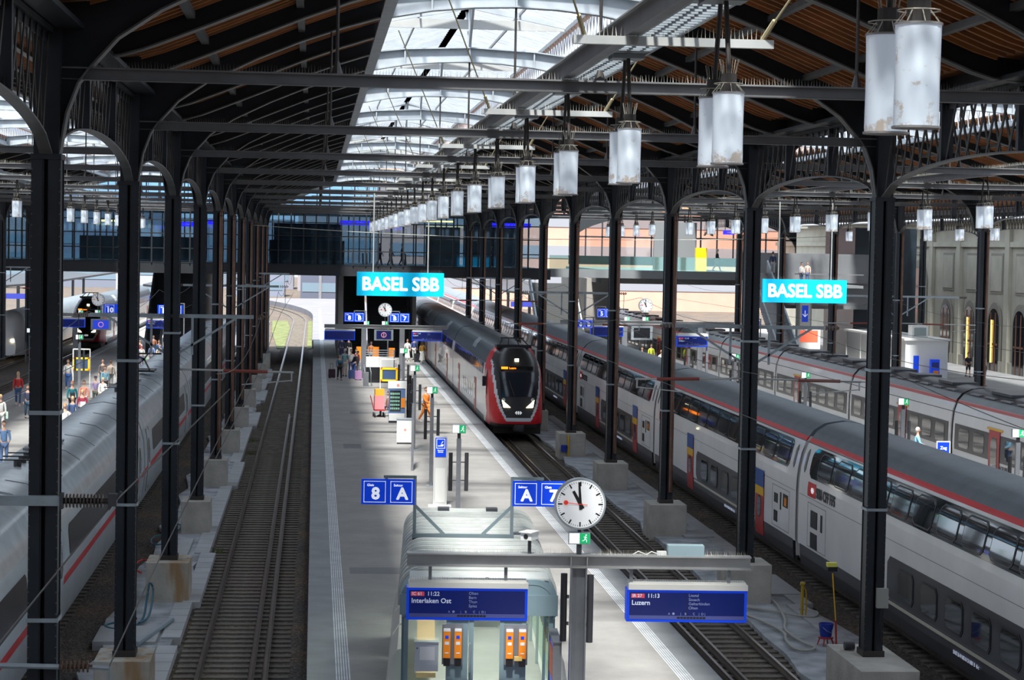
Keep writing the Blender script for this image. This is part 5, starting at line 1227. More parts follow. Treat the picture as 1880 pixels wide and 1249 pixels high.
_d = display((19.4, 105.5, 5.0), 'blue display hanging in front of the single-deck train, right of the platform clock', 1.6, .55, 0, ('S', '11:10', 'Olten', ['Liestal'])); MB().box(.75, .87, .1, .22, -4.45, .5).build('post', galvd, _d)
sector((16.2, 124, 5.15), 'lit blue sector sign reading 6 B left of the right-hand clock', (('Gleis', '6'), ('Sektor', 'B')), .98, .50, 0, pole=1); sector((19.6, 139, 5.35), 'pale blue sector sign behind the right-hand gantry beam', (('Gleis', '5'), ('Sektor', 'B')), 1.2, .6, 0, pole=-1); sector((31.9, 150, 4.3), 'blue sector sign under a pale mast near the stair block', (('Gleis', '4'), ('Sektor', 'B')), 1.3, .6, 0, pole=1)
gantry2(-14.9, 158, 9.2, 4.12, (-2.9,), 'grey gantry across the crowded left platform', [(-3.3, 2.2, None, 'blue display left under the gantry of the left platform'), (3.5, 2.2, ('ICE', '11:12', 'Hamburg', ['Freiburg']), 'blue display right under the gantry of the left platform, behind the column')], -1.25, 'gantry of the left platform')
t = thing('info_monitor', 'grey framed blue monitor with a pink ring on the left platform gantry', 'display', (-15.9, 157.8, 3.3)); MB().box(-.75, .75, 0, .2, -.42, .42).build('case', galv, t); MB().box(-.58, .58, -.02, 0, -.32, .32).build('screen', mat('screen_bright', (.01, .03, .3), .3, emit=.6, emcol=(.02, .05, .6)), t)
MB().tube([(.18*math.cos(i*PI/8), -.03, .18*math.sin(i*PI/8)) for i in range(17)], .03, 4).build('ring_symbol', MATS['ring_pink'], t)
sector((-15.1, 161, 4.35), 'lit blue sector sign under the left platform clock', (('Gleis', '10'), ('Sektor', 'B')), 1.9, .8, 0, pole=1); sector((-11.0, 161, 4.35), 'lit blue sector sign near the stairs of the left platform', (('Sektor', 'B'), ('Gleis', '9')), 1.9, .8, 0, pole=1)
# station name boards
def board(x, lab, y=96.7):
    t = thing('station_name_board', lab, 'sign', (x, y, 7.86), 0, 'turquoise station name boards')
    MB().box(-2.02, 2.02, -.12, .12, -.55, .55).build('light_box', cyan, t); text('lettering', 'BASEL SBB', .86, (0, -.13, -.02), mat('board_white', (.9, .93, .95), .5, emit=.75), t, .027, sx=.92)
    m = MB()
    for q in (-1.27, 1.27): m.cyl((q, 0, .55), (q, 0, 4.2), .03, 8)
    m.build('hanger_rod', lite, t); spikes(MB(), -2, 2, 0, .55, .2, .06).build('bird_spikes', spikem, t, kind='stuff')
board(3.97, 'turquoise BASEL SBB station name board hanging over the middle platform'); board(23.1, 'turquoise BASEL SBB station name board hanging on the right, with a soft shadow across it')
t = thing('lit_poster', 'white and red lit poster under the stair block at right', 'poster', (38.2, 158, .55)); MB().box(-.9, .9, 0, .2, 0, 3.4).build('frame', white, t); MB().box(-.7, .7, -.02, 0, 2.2, 3.1).build('red_field', mat('poster_bright', (.8, .12, .06), .5, emit=.5), t)
display((48.6, 134.5, 3.2), 'blue display with white top at the right edge in front of the station building', 2.4, .8, 0)

# ------------------------------------------------------------------ catenary
def cat_arm(x, y, sgn, reach, z, lab, lower=True, brown=False):
    t = thing('catenary_bracket', lab, 'bracket', (x, y, z), 0, 'catenary brackets')
    MB().box(min(0, sgn*reach), max(0, sgn*reach), -.04, .04, -.05, .05).build('top_bar', galv, t)
    MB().box(sgn*.55-.03, sgn*.55+.03, -.03, .03, -1.05, 0).bar((sgn*1.75, 0, -.03), (sgn*.2, 0, -1.0), .06).build('brace', galv, t)
    m = MB()
    for i in range(8): m.cyl((sgn*(reach+.05+.05*i), 0, 0), (sgn*(reach+.075+.05*i), 0, 0), .07 if i % 2 == 0 else .04, 10)
    m.build('insulator', mat('insulator_brown', (.12, .07, .05), .3), t, kind='stuff')
    if lower:
        MB().cyl((sgn*.22, 0, -1.45), (sgn*(reach+1.1), 0, -1.5), .028, 8).bar((sgn*(reach+1.05), 0, -1.5), (sgn*(reach+1.05), 0, -1.75), .04).bar((sgn*(reach+1.05), 0, -1.72), (sgn*(reach-.3), 0, -1.85), .03).build('registration_arm', lite, t)
        MB().cyl((sgn*1.4, 0, -1.475), (sgn*2.6, 0, -1.49), .045, 8).build('arm_insulator', mat('arm_red', (.22, .05, .04), .5), t)
    MB().bar((sgn*(reach+.3), 0, 0), (sgn*(reach+.3), .1, -.8), .02).build('dropper', dkgrey, t)
    return t
names = {4: 'third', 7: 'sixth', 10: 'ninth'}
for k in (4, 7, 10):
    cat_arm(XL, ky(k), 1, 2.2, 7.66, f'grey catenary bracket reaching right over track 8 from the {names[k]} column of the left row', k == 4)
    cat_arm(XL, ky(k), -1, 2.2, 7.66, f'grey catenary bracket over the silver train on the {names[k]} column of the left row', False)
for k, nm in ((4, 'second'), (7, 'fifth'), (10, 'eighth')):
    cat_arm(XR, ky(k), -1, 2.1, 7.6, f'grey catenary bracket reaching left from the {nm} column of the right row', True)
    cat_arm(XR, ky(k), 1, 2.1, 7.6, f'grey catenary bracket reaching right from the {nm} column of the right row', True)
cat_arm(XR2, 110.2, 1, 3.4, 7.4, 'grey catenary bracket reaching right from the second column behind the right train'); cat_arm(XR2, 110.2, -1, 3.0, 7.4, 'grey catenary bracket reaching left from the second column behind the right train')
cat_arm(XLL, ky(11), 1, 2.6, 7.6, 'grey catenary bracket reaching right from the nearer far-left column')
t = thing('catenary_bracket', 'thick grey catenary beam with a ribbed insulator in front of the nearest left column', 'bracket', (-4.2, 30.1, 5.95))
MB().box(-1.2, .62, -.06, .06, -.07, .07).build('arm', galv, t); m = MB()
for i in range(11): m.cyl((.70+i*.05, 0, 0), (.72+i*.05, 0, 0), .10, 16)
m.cyl((.62, 0, 0), (1.3, 0, 0), .045, 10).build('insulator', mat('insulator_dark', (.07, .055, .05), .3), t, kind='stuff'); MB().cbox((1.36, 0, .02), (.12, .16, .18)).bar((1.3, -.03, -.12), (1.48, -.03, .14), .04).build('clamp', dkgrey, t); MB().cbox((.64, 0, 0), (.05, .18, .22)).build('flange_plate', dkgrey, t)
t = thing('catenary_bracket', 'thin grey catenary tube with a ribbed insulator low in front of the nearest left column', 'bracket', (-4.2, 30.1, 3.55))
MB().cyl((-1.2, 0, .04), (.62, 0, 0), .04, 10).cyl((1.05, 0, 0), (1.33, 0, -.02), .035, 8).bar((1.33, 0, 0), (1.33, 0, -.3), .04).build('tube', galv, t); m = MB()
for i in range(7): m.cyl((.66+i*.06, 0, 0), (.68+i*.06, 0, 0), .08, 14)
m.cyl((.6, 0, 0), (1.1, 0, 0), .035, 8).build('insulator', MATS['insulator_brown'], t, kind='stuff')
wirem = mat('copper_wire', (.09, .085, .08), .5, .5)
def wire(pts, lab, r=.011, m=wirem):
    o = MB().tube(pts, r, 5).build('overhead_wire', m); return tag(o, lab, 'wire', 'overhead wires')
def sag(p, q, s, n=12): p, q = Vector(p), Vector(q); return [p.lerp(q, i/n)-Vector((0,0,4*s*(i/n)*(1-i/n))) for i in range(n+1)]
for x, nm in ((-1.75, 'empty track 8'), (10.3, 'track 7'), (16.1, 'the long white train'), (-7.5, 'the silver train'), (29.05, 'the single-deck train')):
    wire([(x+.1*math.sin(i), 38+i*16, 5.75) for i in range(9)], f'contact wire above {nm}'); pts = []
    for i in range(5): pts += sag((x, 38+i*32, 7.3), (x, 70+i*32, 7.3), .55, 8)
    wire(pts, f'sagging carrier wire above {nm}', .009)
wire([(-4.9, 25.5, 3.3), (-2.85, 30.1, 5.9), (-1.75, 44, 6.6)], 'dark wire rising past the nearest left column to its insulator', .013)
wire([(-2.87, 30.1, 3.55), (-2.6, 33, 4.2), (-1.75, 56.9, 6.0)], 'dark wire rising from the low tube over the gravel strip', .012)
wire(sag((XR+.2, 43.7, 7.2), (XR+3.5, 30, 5.6), .2), 'thin wire crossing the upper windows of the nearest double-deck coach', .009)
wire(sag((-3.84, 123.37, 10.7), (31.5, 124.4, 10.7), .5), 'pale span wire crossing the hall in front of the footbridge', .016, mat('span_wire', (.5, .5, .42), .5))

# ------------------------------------------------------------------ track side items
def hose(pts, r, m, lab):
    P = [Vector(p) for p in pts]; out = []
    for i in range(len(P)-1):
        p0, p1, p2, p3 = P[max(i-1, 0)], P[i], P[i+1], P[min(i+2, len(P)-1)]
        for j in range(6):
            u = j/6; out.append(.5*((2*p1)+(-p0+p2)*u+(2*p0-5*p1+4*p2-p3)*u*u+(-p0+3*p1-3*p2+p3)*u**3))
    o = MB().tube(out+[P[-1]], r, 7).build('hose', m); return tag(o, lab, 'hose', 'hoses lying on the gravel')
hm = mat('hose_grey', (.34, .34, .32), .6); hb = mat('hose_blue', (.02, .11, .16), .5); hr = mat('hose_red', (.5, .05, .03), .5)
hose([(11.9, 57.2, 0), (12.44, 56.76, .02), (12.8, 56.2, .02), (12.5, 53.6, .02), (12.15, 52.0, .02), (12.2, 50.4, .02), (12.36, 49.7, .02), (12.1, 49.3, .02), (11.82, 49.5, .02), (11.85, 50.6, .02), (12.02, 51.6, .02), (11.86, 53.0, .02), (11.55, 54.2, .02)], .035, hm, 'long pale grey hose looping on the gravel left of the blue bucket')
hose([(11.9, 55.4, 0), (12.5, 54.6, .02), (13.0, 54.0, .02), (13.4, 53.9, .02), (13.6, 54.6, .02), (13.25, 55.1, .02)], .03, hm, 'short pale hose at the foot of the yellow stand')
hose([(-4.4, 53.3, .05), (-4.75, 53.0, .03), (-5.1, 52.5, .03), (-4.9, 52.0, .03), (-4.5, 52.1, .03), (-4.25, 53.2, .03), (-4.2, 54, .4), (-4.15, 54.2, .8), (-4.05, 54.2, .6), (-4.1, 53.4, .1), (-4.3, 52.8, .02)], .03, hb, 'dark blue hose curled behind the second column of the left row')
hose([(-4.9, 60.8, .03), (-5.2, 61.7, .03), (-5.1, 63.2, .03), (-4.7, 62.8, .03), (-4.5, 61.6, .03), (-4.7, 60.2, .03)], .03, hr, 'red hose loop on the gravel beside the silver train')
hose([(-4.5, 66.8, .03), (-5.0, 66.5, .03), (-5.1, 68.2, .03), (-4.5, 69.3, .03), (-4.4, 71, .03), (-4.9, 72, .03)], .028, hb, 'dark blue hose on the gravel further along the left row')
hose([(-4.1, 49.8, .06), (-3.7, 52, .05), (-3.5, 53.2, .04)], .07, mat('pipe_grey', (.25, .3, .34), .6), 'short grey pipe end beside the cover slab of the left gravel strip')
t = thing('cleaning_bucket', 'blue bucket on a red stand beside the nearest right plinth', 'bucket', (12.78, 50.3, -.05), .3)
n = 20; m = MB(); vs = []
for r_, z in ((.14, .22), (.19, .55), (.175, .55), (.13, .24)): vs += [(r_*math.cos(2*PI*i/n), r_*math.sin(2*PI*i/n), z) for i in range(n)]
m.add(vs, [(j*n+i, j*n+(i+1) % n, (j+1)*n+(i+1) % n, (j+1)*n+i) for j in range(3) for i in range(n)]+[tuple(range(n))[::-1], tuple(range(3*n, 4*n))]).build('pail', mat('bucket_blue', (.01, .04, .35), .4), t, smooth=True)
MB().tube([(-.18, -.02, .52), (-.10, -.19, .40), (.05, -.2, .33), (.18, -.02, .52)], .008).build('handle', galv, t)
m = MB().cyl((0,0,.18), (0,0,.22), .19, 16)
for a in (45, 135, 225, 315): a = math.radians(a); m.bar((.14*math.cos(a), .14*math.sin(a), .2), (.21*math.cos(a), .21*math.sin(a), 0), .03)
m.build('stand', tred, t)
t = thing('squeegee', 'long yellow window washing pole with a yellow pad leaning beside the blue bucket', 'tool', (13.0, 50.1, 0)); MB().cyl((0,0,0), (-.02,.05,.6), .026, 8).build('red_grip', tred, t); MB().cyl((-.02,.05,.6), (-.09,.2,1.75), .016, 8).build('pole', yellow, t); MB().box(-.22, .02, .15, .3, 1.8, 1.92).build('head', black, t); MB().box(-.24, .0, .12, .28, 1.92, 2.02).build('pad', mat('pad_yellow', (.75, .72, .12), .7), t)
t = thing('hydrant_stand', 'slim yellow water stand on the gravel in front of the right train', 'stand', (13.1, 54.2, -.05)); MB().cyl((0,0,0), (0,0,.95), .04, 10).cyl((-.06,0,.9), (.06,0,.9), .05, 10).build('pipe', mat('stand_yellow', (.45, .30, .03), .5), t); MB().tube([(.0,0,.9), (.1,0,.7), (.12,0,.3), (.1,-.02,.05)], .02).build('loose_hose', MATS['stand_yellow'], t)
t = thing('hydrant_stand', 'yellow water stand with a blue pail behind the third plinth of the right row', 'stand', (11.9, 96, .0)); MB().cyl((0,0,-.1), (0,0,.95), .04, 8).build('pipe', yellow, t); MB().cyl((-.2,0,.2), (-.2,0,.5), .14, 12).build('pail', MATS['bucket_blue'], t)
t = thing('junction_box', 'pale grey junction box fixed to the nearest column of the right row', 'box', (XR+.14, ky(3)-.28, 2.1)); MB().box(-.12, .12, -.1, .04, 0, .42).build('case', mat('jbox', (.33, .33, .30), .6), t); MB().tube([(0,-.03,0), (-.03,-.04,-.3), (0,-.03,-.75)], .02).build('cable', black, t)
t = thing('drain_outlet', 'dark round pipe end beside the nearest right column', 'pipe', (XR-.35, ky(3)+.5, 1.02)); MB().cyl((-.1,0,.1), (.12,0,.1), .09, 14).build('pipe', dkgrey, t)
t = thing('marker_post', 'short yellow-topped marker post at the lower right beside the train', 'post', (14.2, 42.3, -.1)); MB().cyl((0,0,0), (0,0,.5), .03, 8).build('post', white, t); MB().cyl((0,0,.4), (0,0,.5), .034, 8).build('top', yellow, t)
for n_, (x, y, s_) in enumerate(((-2.95, 66, .25), (-2.9, 97, .4), (-2.95, 103, .3))):
    m = MB()
    for i in range(40): a = random.random()*6.3; r_ = random.random()*s_; m.bar((r_*math.cos(a), r_*math.sin(a), -.2), (r_*math.cos(a)*1.4, r_*math.sin(a)*1.4, -.2+random.uniform(.08, .22)), .02, .004)
    o = m.build('weed_tuft', grass); o.location = (x, y, 0); o['kind'] = 'stuff'; tag(o, f'{["nearest","middle","farthest"][n_]} green weed tuft beside the left rail of track 8', 'weeds')

# ------------------------------------------------------------------ people
def skinobj(name, pts, edges, rad, m, parent, sub=1):
    me = bpy.data.meshes.new(name); b = bmesh.new(); lay = b.verts.layers.skin.verify(); V = []
    for i, p in enumerate(pts):
        v = b.verts.new(p); r_ = rad[i]; v[lay].radius = (r_, r_) if not isinstance(r_, tuple) else r_; v[lay].use_root = (i == 0); V.append(v)
    for e in edges: b.edges.new((V[e[0]], V[e[1]]))
    b.to_mesh(me); b.free(); me.materials.append(m); o = bpy.data.objects.new(name, me); COL.objects.link(o)
    o.modifiers.new('Skin', 'SKIN').use_smooth_shade = True
    if sub: s_ = o.modifiers.new('Sub', 'SUBSURF'); s_.levels = sub; s_.render_levels = sub
    if parent: o.parent = parent
    return o
def head_mesh(): 
    n, k = 12, 10; vs = []; 
    for j in range(k+1):
        f = PI*j/k; z = math.cos(f); r_ = math.sin(f)
        for i in range(n):
            a = 2*PI*i/n; x = .075*r_*math.cos(a)*(1-.18*max(0, -z)); y = .095*r_*math.sin(a)*(1 if math.sin(a) > 0 else .95); 
            vs.append((x, y, .118*z))
    return vs, [(j*n+i, j*n+(i+1) % n, (j+1)*n+(i+1) % n, (j+1)*n+i) for j in range(k) for i in range(n)]
HV, HF = head_mesh()
PC = {}
def cm(c):
    k = 'cloth_%d_%d_%d' % tuple(int(v*99) for v in c); return mat(k, c, .85, 0, .12, 9)
def person(x, y, z, rz, lab, top, bot, hair, h=1.7, walk=0., long_hair=False, shorts=False, skirt=None, sleeve='long', bag=None, bagc=(.03,.03,.04), hat=None, lean=0., seated=False, skc=(.55,.33,.24), arm=0.):
    t = thing('person', lab, 'person', (x, y, z), rz, None); k = h/1.75; sk = mat('skin_%d' % int(skc[0]*100), skc, .6)
    w_ = walk; L = lambda a, b, c_: (a*k, (b+lean*max(0, c_-.9))*k, c_*k)
    hip = .52 if seated else .93
    dz = hip-.93
    pts = [L(0,0,hip), L(0,0,hip+.18), L(0,0,hip+.37), L(0,0,hip+.50), L(0,-.01,hip+.59), L(0,-.01,hip+.70)]
    rad = [.13*k, .12*k, .14*k, .11*k, .05*k, .06*k]; E = [(0,1),(1,2),(2,3),(3,4),(4,5)]
    hands = []
    for s_ in (-1, 1):
        b0 = len(pts); sw = s_*w_*.5; fw_ = arm
        el = (s_*.23, sw*.3-.02-fw_*.12, hip+.20); wr = (s_*(.24-.08*fw_), sw-.06-fw_*.30, hip-.02+fw_*.22)
        pts += [L(s_*.10,0,hip+.48), L(s_*.185,0,hip+.45), L(*el), L(*wr), L(wr[0], wr[1]-.02-fw_*.05, wr[2]-.07*(1-fw_))]; rad += [.06*k, .052*k, .038*k, .027*k, (.034*k, .018*k)]
        E += [(3,b0),(b0,b0+1),(b0+1,b0+2),(b0+2,b0+3),(b0+3,b0+4)]; hands.append((wr, s_))
        # fingers and thumb
        base = (wr[0], wr[1]-.02-fw_*.05, wr[2]-.07*(1-fw_))
        for q in range(4):
            i0 = len(pts); oy = -.028+.019*q; ln = (.055, .068, .062, .048)[q]
            pts += [L(base[0], base[1]+oy, base[2]-.02), L(base[0]-s_*.006, base[1]+oy-fw_*.03, base[2]-.02-ln*.6), L(base[0]-s_*.018, base[1]+oy-fw_*.03, base[2]-.02-ln)]; rad += [.009*k]*3; E += [(b0+4, i0), (i0, i0+1), (i0+1, i0+2)]
        i0 = len(pts); pts += [L(base[0]-s_*.01, base[1]-.035, base[2]+.02), L(base[0]-s_*.02, base[1]-.055, base[2]-.02)]; rad += [.010*k, .009*k]; E += [(b0+3, i0), (i0, i0+1)]
    legs = []
    for s_ in (-1, 1):
        b0 = len(pts); sw = -s_*w_*.45
        if seated: kn = (s_*.12, -.42, .50); an = (s_*.12, -.44, .09)
        else: kn = (s_*.10, sw*.45-.03*abs(w_), .50); an = (s_*.10, sw+(.06 if sw > 0 else 0), .09+(.05 if sw > .05 else 0))
        pts += [L(s_*.09,0,hip-.04), L(*kn), L(*an), L(an[0], an[1]-.13, an[2]-.05)]; rad += [.09*k, .058*k, .04*k, .035*k]; E += [(0,b0),(b0,b0+1),(b0+1,b0+2),(b0+2,b0+3)]; legs.append((kn, an))
    skinobj('body', pts, E, rad, sk, t)
    # clothing follows the body
    P = [L(0,0,hip-.03), L(0,0,hip+.18), L(0,0,hip+.37), L(0,0,hip+.50)]; R_ = [.145*k, .135*k, .157*k, .105*k]; E2 = [(0,1),(1,2),(2,3)]
    for s_, (wr, _) in zip((-1, 1), hands):
        b0 = len(P); fw_ = arm; el = (s_*.23, s_*w_*.15-.02-fw_*.12, hip+.20)
        P += [L(s_*.10,0,hip+.48), L(s_*.19,0,hip+.45), L(*el)]; R_ += [.075*k, .068*k, .055*k]; E2 += [(3,b0),(b0,b0+1),(b0+1,b0+2)]
        if sleeve == 'long': P.append(L(*wr)); R_.append(.042*k); E2.append((b0+2, b0+3))
    skinobj('shirt', P, E2, R_, cm(top), t)
    P = [L(0,0,hip+.02)]; R_ = [.14*k]; E2 = []
    for (kn, an), s_ in zip(legs, (-1, 1)):
        b0 = len(P); P += [L(s_*.09,0,hip-.05), L(*kn)]; R_ += [.105*k, .073*k]; E2 += [(0,b0),(b0,b0+1)]
        if not shorts: P.append(L(an[0], an[1], an[2]+.02)); R_.append(.055*k); E2.append((b0+1, b0+2))
    skinobj('trousers', P, E2, R_, cm(bot), t)
    if skirt: MB().cyl(L(0,0,hip+.05), L(0,0,.28), .14*k, 14, .24*k).build('skirt', cm(skirt), t, smooth=True)
    for kn, an in legs: MB().add([L(an[0]+a, an[1]+b, max(0, an[2]-.09)+c_) for a, b, c_ in ((-.045,.06,0),(.045,.06,0),(.045,-.19,0),(-.045,-.19,0),(-.04,.055,.09),(.04,.055,.09),(.035,-.17,.045),(-.035,-.17,.045))], [(0,1,2,3),(4,7,6,5),(0,4,5,1),(1,5,6,2),(2,6,7,3),(3,7,4,0)]).build('shoe', cm((.5,.5,.5) if top[0] > .3 else (.05,.05,.05)), t)
    hz = hip+.765; hd = MB().add([L(a, b-.015, hz+c_) for a, b, c_ in HV], HF); hd.add([L(-.012,-.10,hz-.03), L(.012,-.10,hz-.03), L(0,-.105,hz+.02), L(0,-.128,hz-.028)], [(0,1,3),(1,2,3),(2,0,3)])
    for s_ in (-1, 1): hd.add([L(s_*.075+a, .0+b, hz-.01+c_) for a, b, c_ in ((0,-.015,-.03),(0,.02,-.03),(0,.02,.03),(0,-.015,.03),(s_*.012,.01,-.02),(s_*.012,.02,.02))], [(0,1,4),(1,2,5,4),(2,3,5),(3,0,4,5)])
    ho = hd.build('head', sk, t, smooth=True)
    e = MB()
    for s_ in (-1, 1): e.cbox(L(s_*.03, -.102, hz+.01), (.018, .008, .01))
    e.build('eyes', black, ho); MB().cbox(L(0, -.098, hz-.062), (.04, .01, .01)).build('mouth', mat('lip', (.4, .14, .12), .6), ho)
    hc = cm(hair); hm_ = MB(); keep = [(a*1.13, b*1.1+.012, c_*1.08+.012) for a, b, c_ in HV]; ff = [f for f in HF if all(HV[i][2] > (.02 if HV[i][1] < -.02 else -.075) for i in f)]
    hm_.add([L(a, b-.015, hz+c_) for a, b, c_ in keep], ff)
    if long_hair: hm_.cyl(L(0,.045,hz+.05), L(0,.065,hz-.26), .085*k, 12, .06*k)
    hm_.build('hair', hc, t, smooth=True)
    if hat: MB().cyl(L(0,-.01,hz+.05), L(0,-.01,hz+.13), .095*k, 14, .08*k).cyl(L(0,-.03,hz+.05), L(0,-.03,hz+.06), .13*k, 14).build('hat', cm(hat), t)
    if bag == 'back': MB().prismX([(.12*k,(hip+.05)*k),(.27*k,(hip+.06)*k),(.28*k,(hip+.38)*k),(.22*k,(hip+.46)*k),(.12*k,(hip+.46)*k)], -.15*k, .15*k).build('backpack', cm(bagc), t)
    if bag == 'front': MB().box(-.11*k, .11*k, -.22*k, -.12*k, (hip+.05)*k, (hip+.3)*k).build('front_bag', cm(bagc), t)
    if bag == 'side': MB().box(.24*k, .33*k, -.15*k, .15*k, (hip-.28)*k, (hip+.05)*k).build('shoulder_bag', cm(bagc), t); 
    return t
def suitcase(x, y, z, c_, lab, h=.6):
    t = thing('suitcase', lab, 'suitcase', (x, y, z), .2, 'suitcases'); MB().prismY([(-.21,.05),(.21,.05),(.22,.1),(.22,h-.03),(.19,h),(-.19,h),(-.22,h-.03),(-.22,.1)], -.12, .12).build('shell', mat('case_%d' % int(c_[0]*1000+c_[2]*100), c_, .5), t)
    MB().bar((-.1,.1,h), (-.1,.1,h+.35), .02).bar((.1,.1,h), (.1,.1,h+.35), .02).bar((-.1,.1,h+.35), (.1,.1,h+.35), .03).build('handle', dkgrey, t)
    for s_ in (-1, 1): MB().cyl((s_*.16,-.08,.03), (s_*.16,.08,.03), .03, 8).build('wheel', black, t)
Zp = .55; N = (.02,.02,.03); jean = (.06,.11,.22); wht = (.75,.75,.72); brown = (.10,.05,.025); blond = (.55,.38,.18)
person(1.75,139.5,Zp,.2,'person in a blue denim jacket with a black front bag pulling a suitcase',(.10,.20,.30),N,brown,1.68,.25,True,bag='front')
suitcase(1.25,141.5,Zp,(.05,.02,.04),'dark suitcase left of the person in the denim jacket',.62)
person(2.15,143.5,Zp,3.0,'tall person seen from behind in a pale teal shirt and cream shorts',(.30,.52,.50),(.60,.54,.45),(.5,.48,.45),1.85,.1,shorts=True,sleeve='short')
person(2.6,145,Zp,.3,'person in a white T-shirt and blue jeans in the group by the stairwell',wht,(.06,.10,.3),brown,1.75,.1,sleeve='short')
person(2.8,142.9,Zp,-.9,'person in a black top and blue trousers bending forward in the group by the stairwell',N,(.04,.08,.28),N,1.72,.1,lean=.35,bag='back')
person(3.0,146.4,Zp,.5,'person in a dark red jacket at the right of the group by the stairwell',(.22,.03,.04),(.12,.08,.10),brown,1.7,0.)
suitcase(3.0,139.8,Zp,(.50,.28,.50),'lilac suitcase at the feet of the group by the stairwell',.62); suitcase(2.6,141.2,Zp,(.05,.09,.25),'blue suitcase at the feet of the group by the stairwell',.6)
person(2.2,163.2,Zp,3.1,'person in navy clothes standing under the left display of the far gantry',(.03,.04,.10),(.03,.04,.12),N,1.8,0.); person(2.75,164.4,Zp,.4,'person in dark clothes beside the one in navy under the far left display',N,N,brown,1.7,0.)
person(7.35,163.4,Zp,.1,'person in a white dress standing near the arriving train',wht,wht,brown,1.68,.1,True,skirt=wht,sleeve='short'); person(7.95,164.8,Zp,-.3,'person in a blue jacket beside the one in the white dress',(.08,.12,.32),wht,blond,1.75,.2,True)
suitcase(8.05,161.8,Zp,(.02,.02,.025),'black suitcase beside the person in the blue jacket',.7)
person(8.35,160.2,Zp,2.6,'person in a mustard vest and wide white trousers walking along the arriving train',(.42,.22,.04),wht,brown,1.7,.45,True,skirt=(.68,.66,.62),arm=.4)
person(4.35,158,Zp,.0,'person with orange top behind the far gantry post',(.7,.25,.08),(.3,.3,.3),brown,1.7,.1)
person(5.8,106.8,Zp,.7,'worker in bright orange high-visibility clothes striding behind the mast',(.85,.22,.03),(.85,.25,.04),brown,1.78,.75,arm=.5)
person(4.0,110.6,Zp,-1.6,'person in a brown and white top sitting behind the vending machine',(.30,.12,.08),(.04,.05,.15),brown,1.65,0.,True,seated=True); o = MB().box(-.5,.5,-.2,.2,.38,.45).box(-.45,-.4,-.15,.15,0,.4).box(.4,.45,-.15,.15,0,.4).build('bench', galvd); o.location = (4.05,110.6,Zp); tag(o, 'small grey bench under the sitting person behind the vending machine', 'bench')
LP = [(-16.0,115,.1,'long blond-haired person in a red jacket and blue jeans on the left platform',(.55,.03,.03),jean,blond,dict(long_hair=True,walk=.3)),
(-14.35,106.6,.2,'person in an open navy jacket over white shirt with dark jeans on the left platform',(.05,.06,.11),(.05,.10,.16),brown,dict(walk=.2)),
(-14.6,99.2,.3,'person in a long white top at the left picture edge',wht,wht,blond,dict(walk=.2,bag='side',bagc=(.5,.7,.6))),
(-14.05,88.5,1.4,'person in dark navy clothes cut by the left picture edge',(.02,.03,.10),(.03,.04,.12),N,dict(walk=.2)),
(-12.25,84.2,.2,'person in a light blue shirt crouching over a phone next to the nearest left column',(.12,.22,.40),(.10,.16,.30),brown,dict(arm=.6,lean=.2)),
(-10.95,93.4,.1,'fair person in a white top nearest the silver train roof',wht,jean,(.4,.2,.1),dict(long_hair=True)),
(-11.25,99.0,.0,'person in a blue jacket over white shirt with fair hair walking beside the silver train',(.05,.09,.2),wht,blond,dict(walk=.2,long_hair=True)),
(-11.2,102.6,.2,'person in a maroon jacket with white scarf beside the silver train',(.28,.02,.05),N,blond,dict(long_hair=True,bag='front',bagc=(.8,.8,.78))),
(-12.3,108,.3,'red-haired person in a teal jacket on the left platform',(.01,.16,.20),N,(.35,.12,.05),dict(long_hair=True,bag='front')),
(-11.9,109.8,-.1,'person in a salmon pink top with pale jacket on the left platform',(.75,.28,.20),wht,brown,dict(walk=.2)),
(-11.8,114.6,.1,'person with a dark cap and lilac plaid shirt on the left platform',(.30,.24,.40),(.10,.12,.10),N,dict(hat=(.04,.04,.07),arm=.5)),
(-11.3,113.6,-.2,'person in white carrying a yellow bag on the left platform',wht,wht,blond,dict(bag='side',bagc=(.7,.45,.15))),
(-12.0,121.7,.4,'person in a pale blue top behind the plaid shirt on the left platform',(.2,.4,.5),N,brown,dict(walk=.3)),
(-12.3,128.3,2.9,'person with a beige jacket seen from behind near the second left column',(.5,.44,.36),(.2,.2,.2),brown,dict(walk=.2,bag='back',bagc=(.3,.25,.2))),
(-14.8,127.7,.1,'person in white top and blue jeans left of the yellow monitor',wht,(.04,.12,.35),brown,dict(walk=.2)),
(-12.9,129.4,.1,'person in dark clothes right behind the yellow monitor',(.12,.10,.10),N,brown,dict()),
(-11.6,151,2.9,'grey-haired person in a blue-grey shirt in the crowd by the second column',(.25,.33,.55),(.2,.2,.25),(.5,.5,.5),dict()),
(-12.2,149.6,.3,'white-haired person in white with a green bag in the crowd by the second column',wht,(.1,.1,.2),(.6,.6,.55),dict(bag='side',bagc=(.02,.5,.15))),
(-12.3,162,.1,'person in an orange-brown top at the back of the left crowd',(.5,.2,.1),jean,brown,dict()),
(-11.5,156.6,.2,'person in a deep blue top in the left crowd',(.03,.15,.45),N,brown,dict()),
(-11.2,160.5,.2,'person in a cream top at the right of the left crowd',(.65,.55,.42),(.5,.45,.4),blond,dict(long_hair=True)),
(-12.8,155.4,.5,'person in a dark maroon jacket deep in the left crowd',(.2,.03,.05),N,N,dict()),
(-12.6,144.5,.0,'person in pale green at the near side of the left crowd',(.5,.6,.45),(.4,.4,.35),brown,dict(walk=.2)),
(-13.4,152,.3,'person in black at the left side of the left crowd',N,N,brown,dict()),
(-10.8,148,.3,'person in pale beige near the edge of the left platform',(.6,.5,.4),wht,brown,dict())]
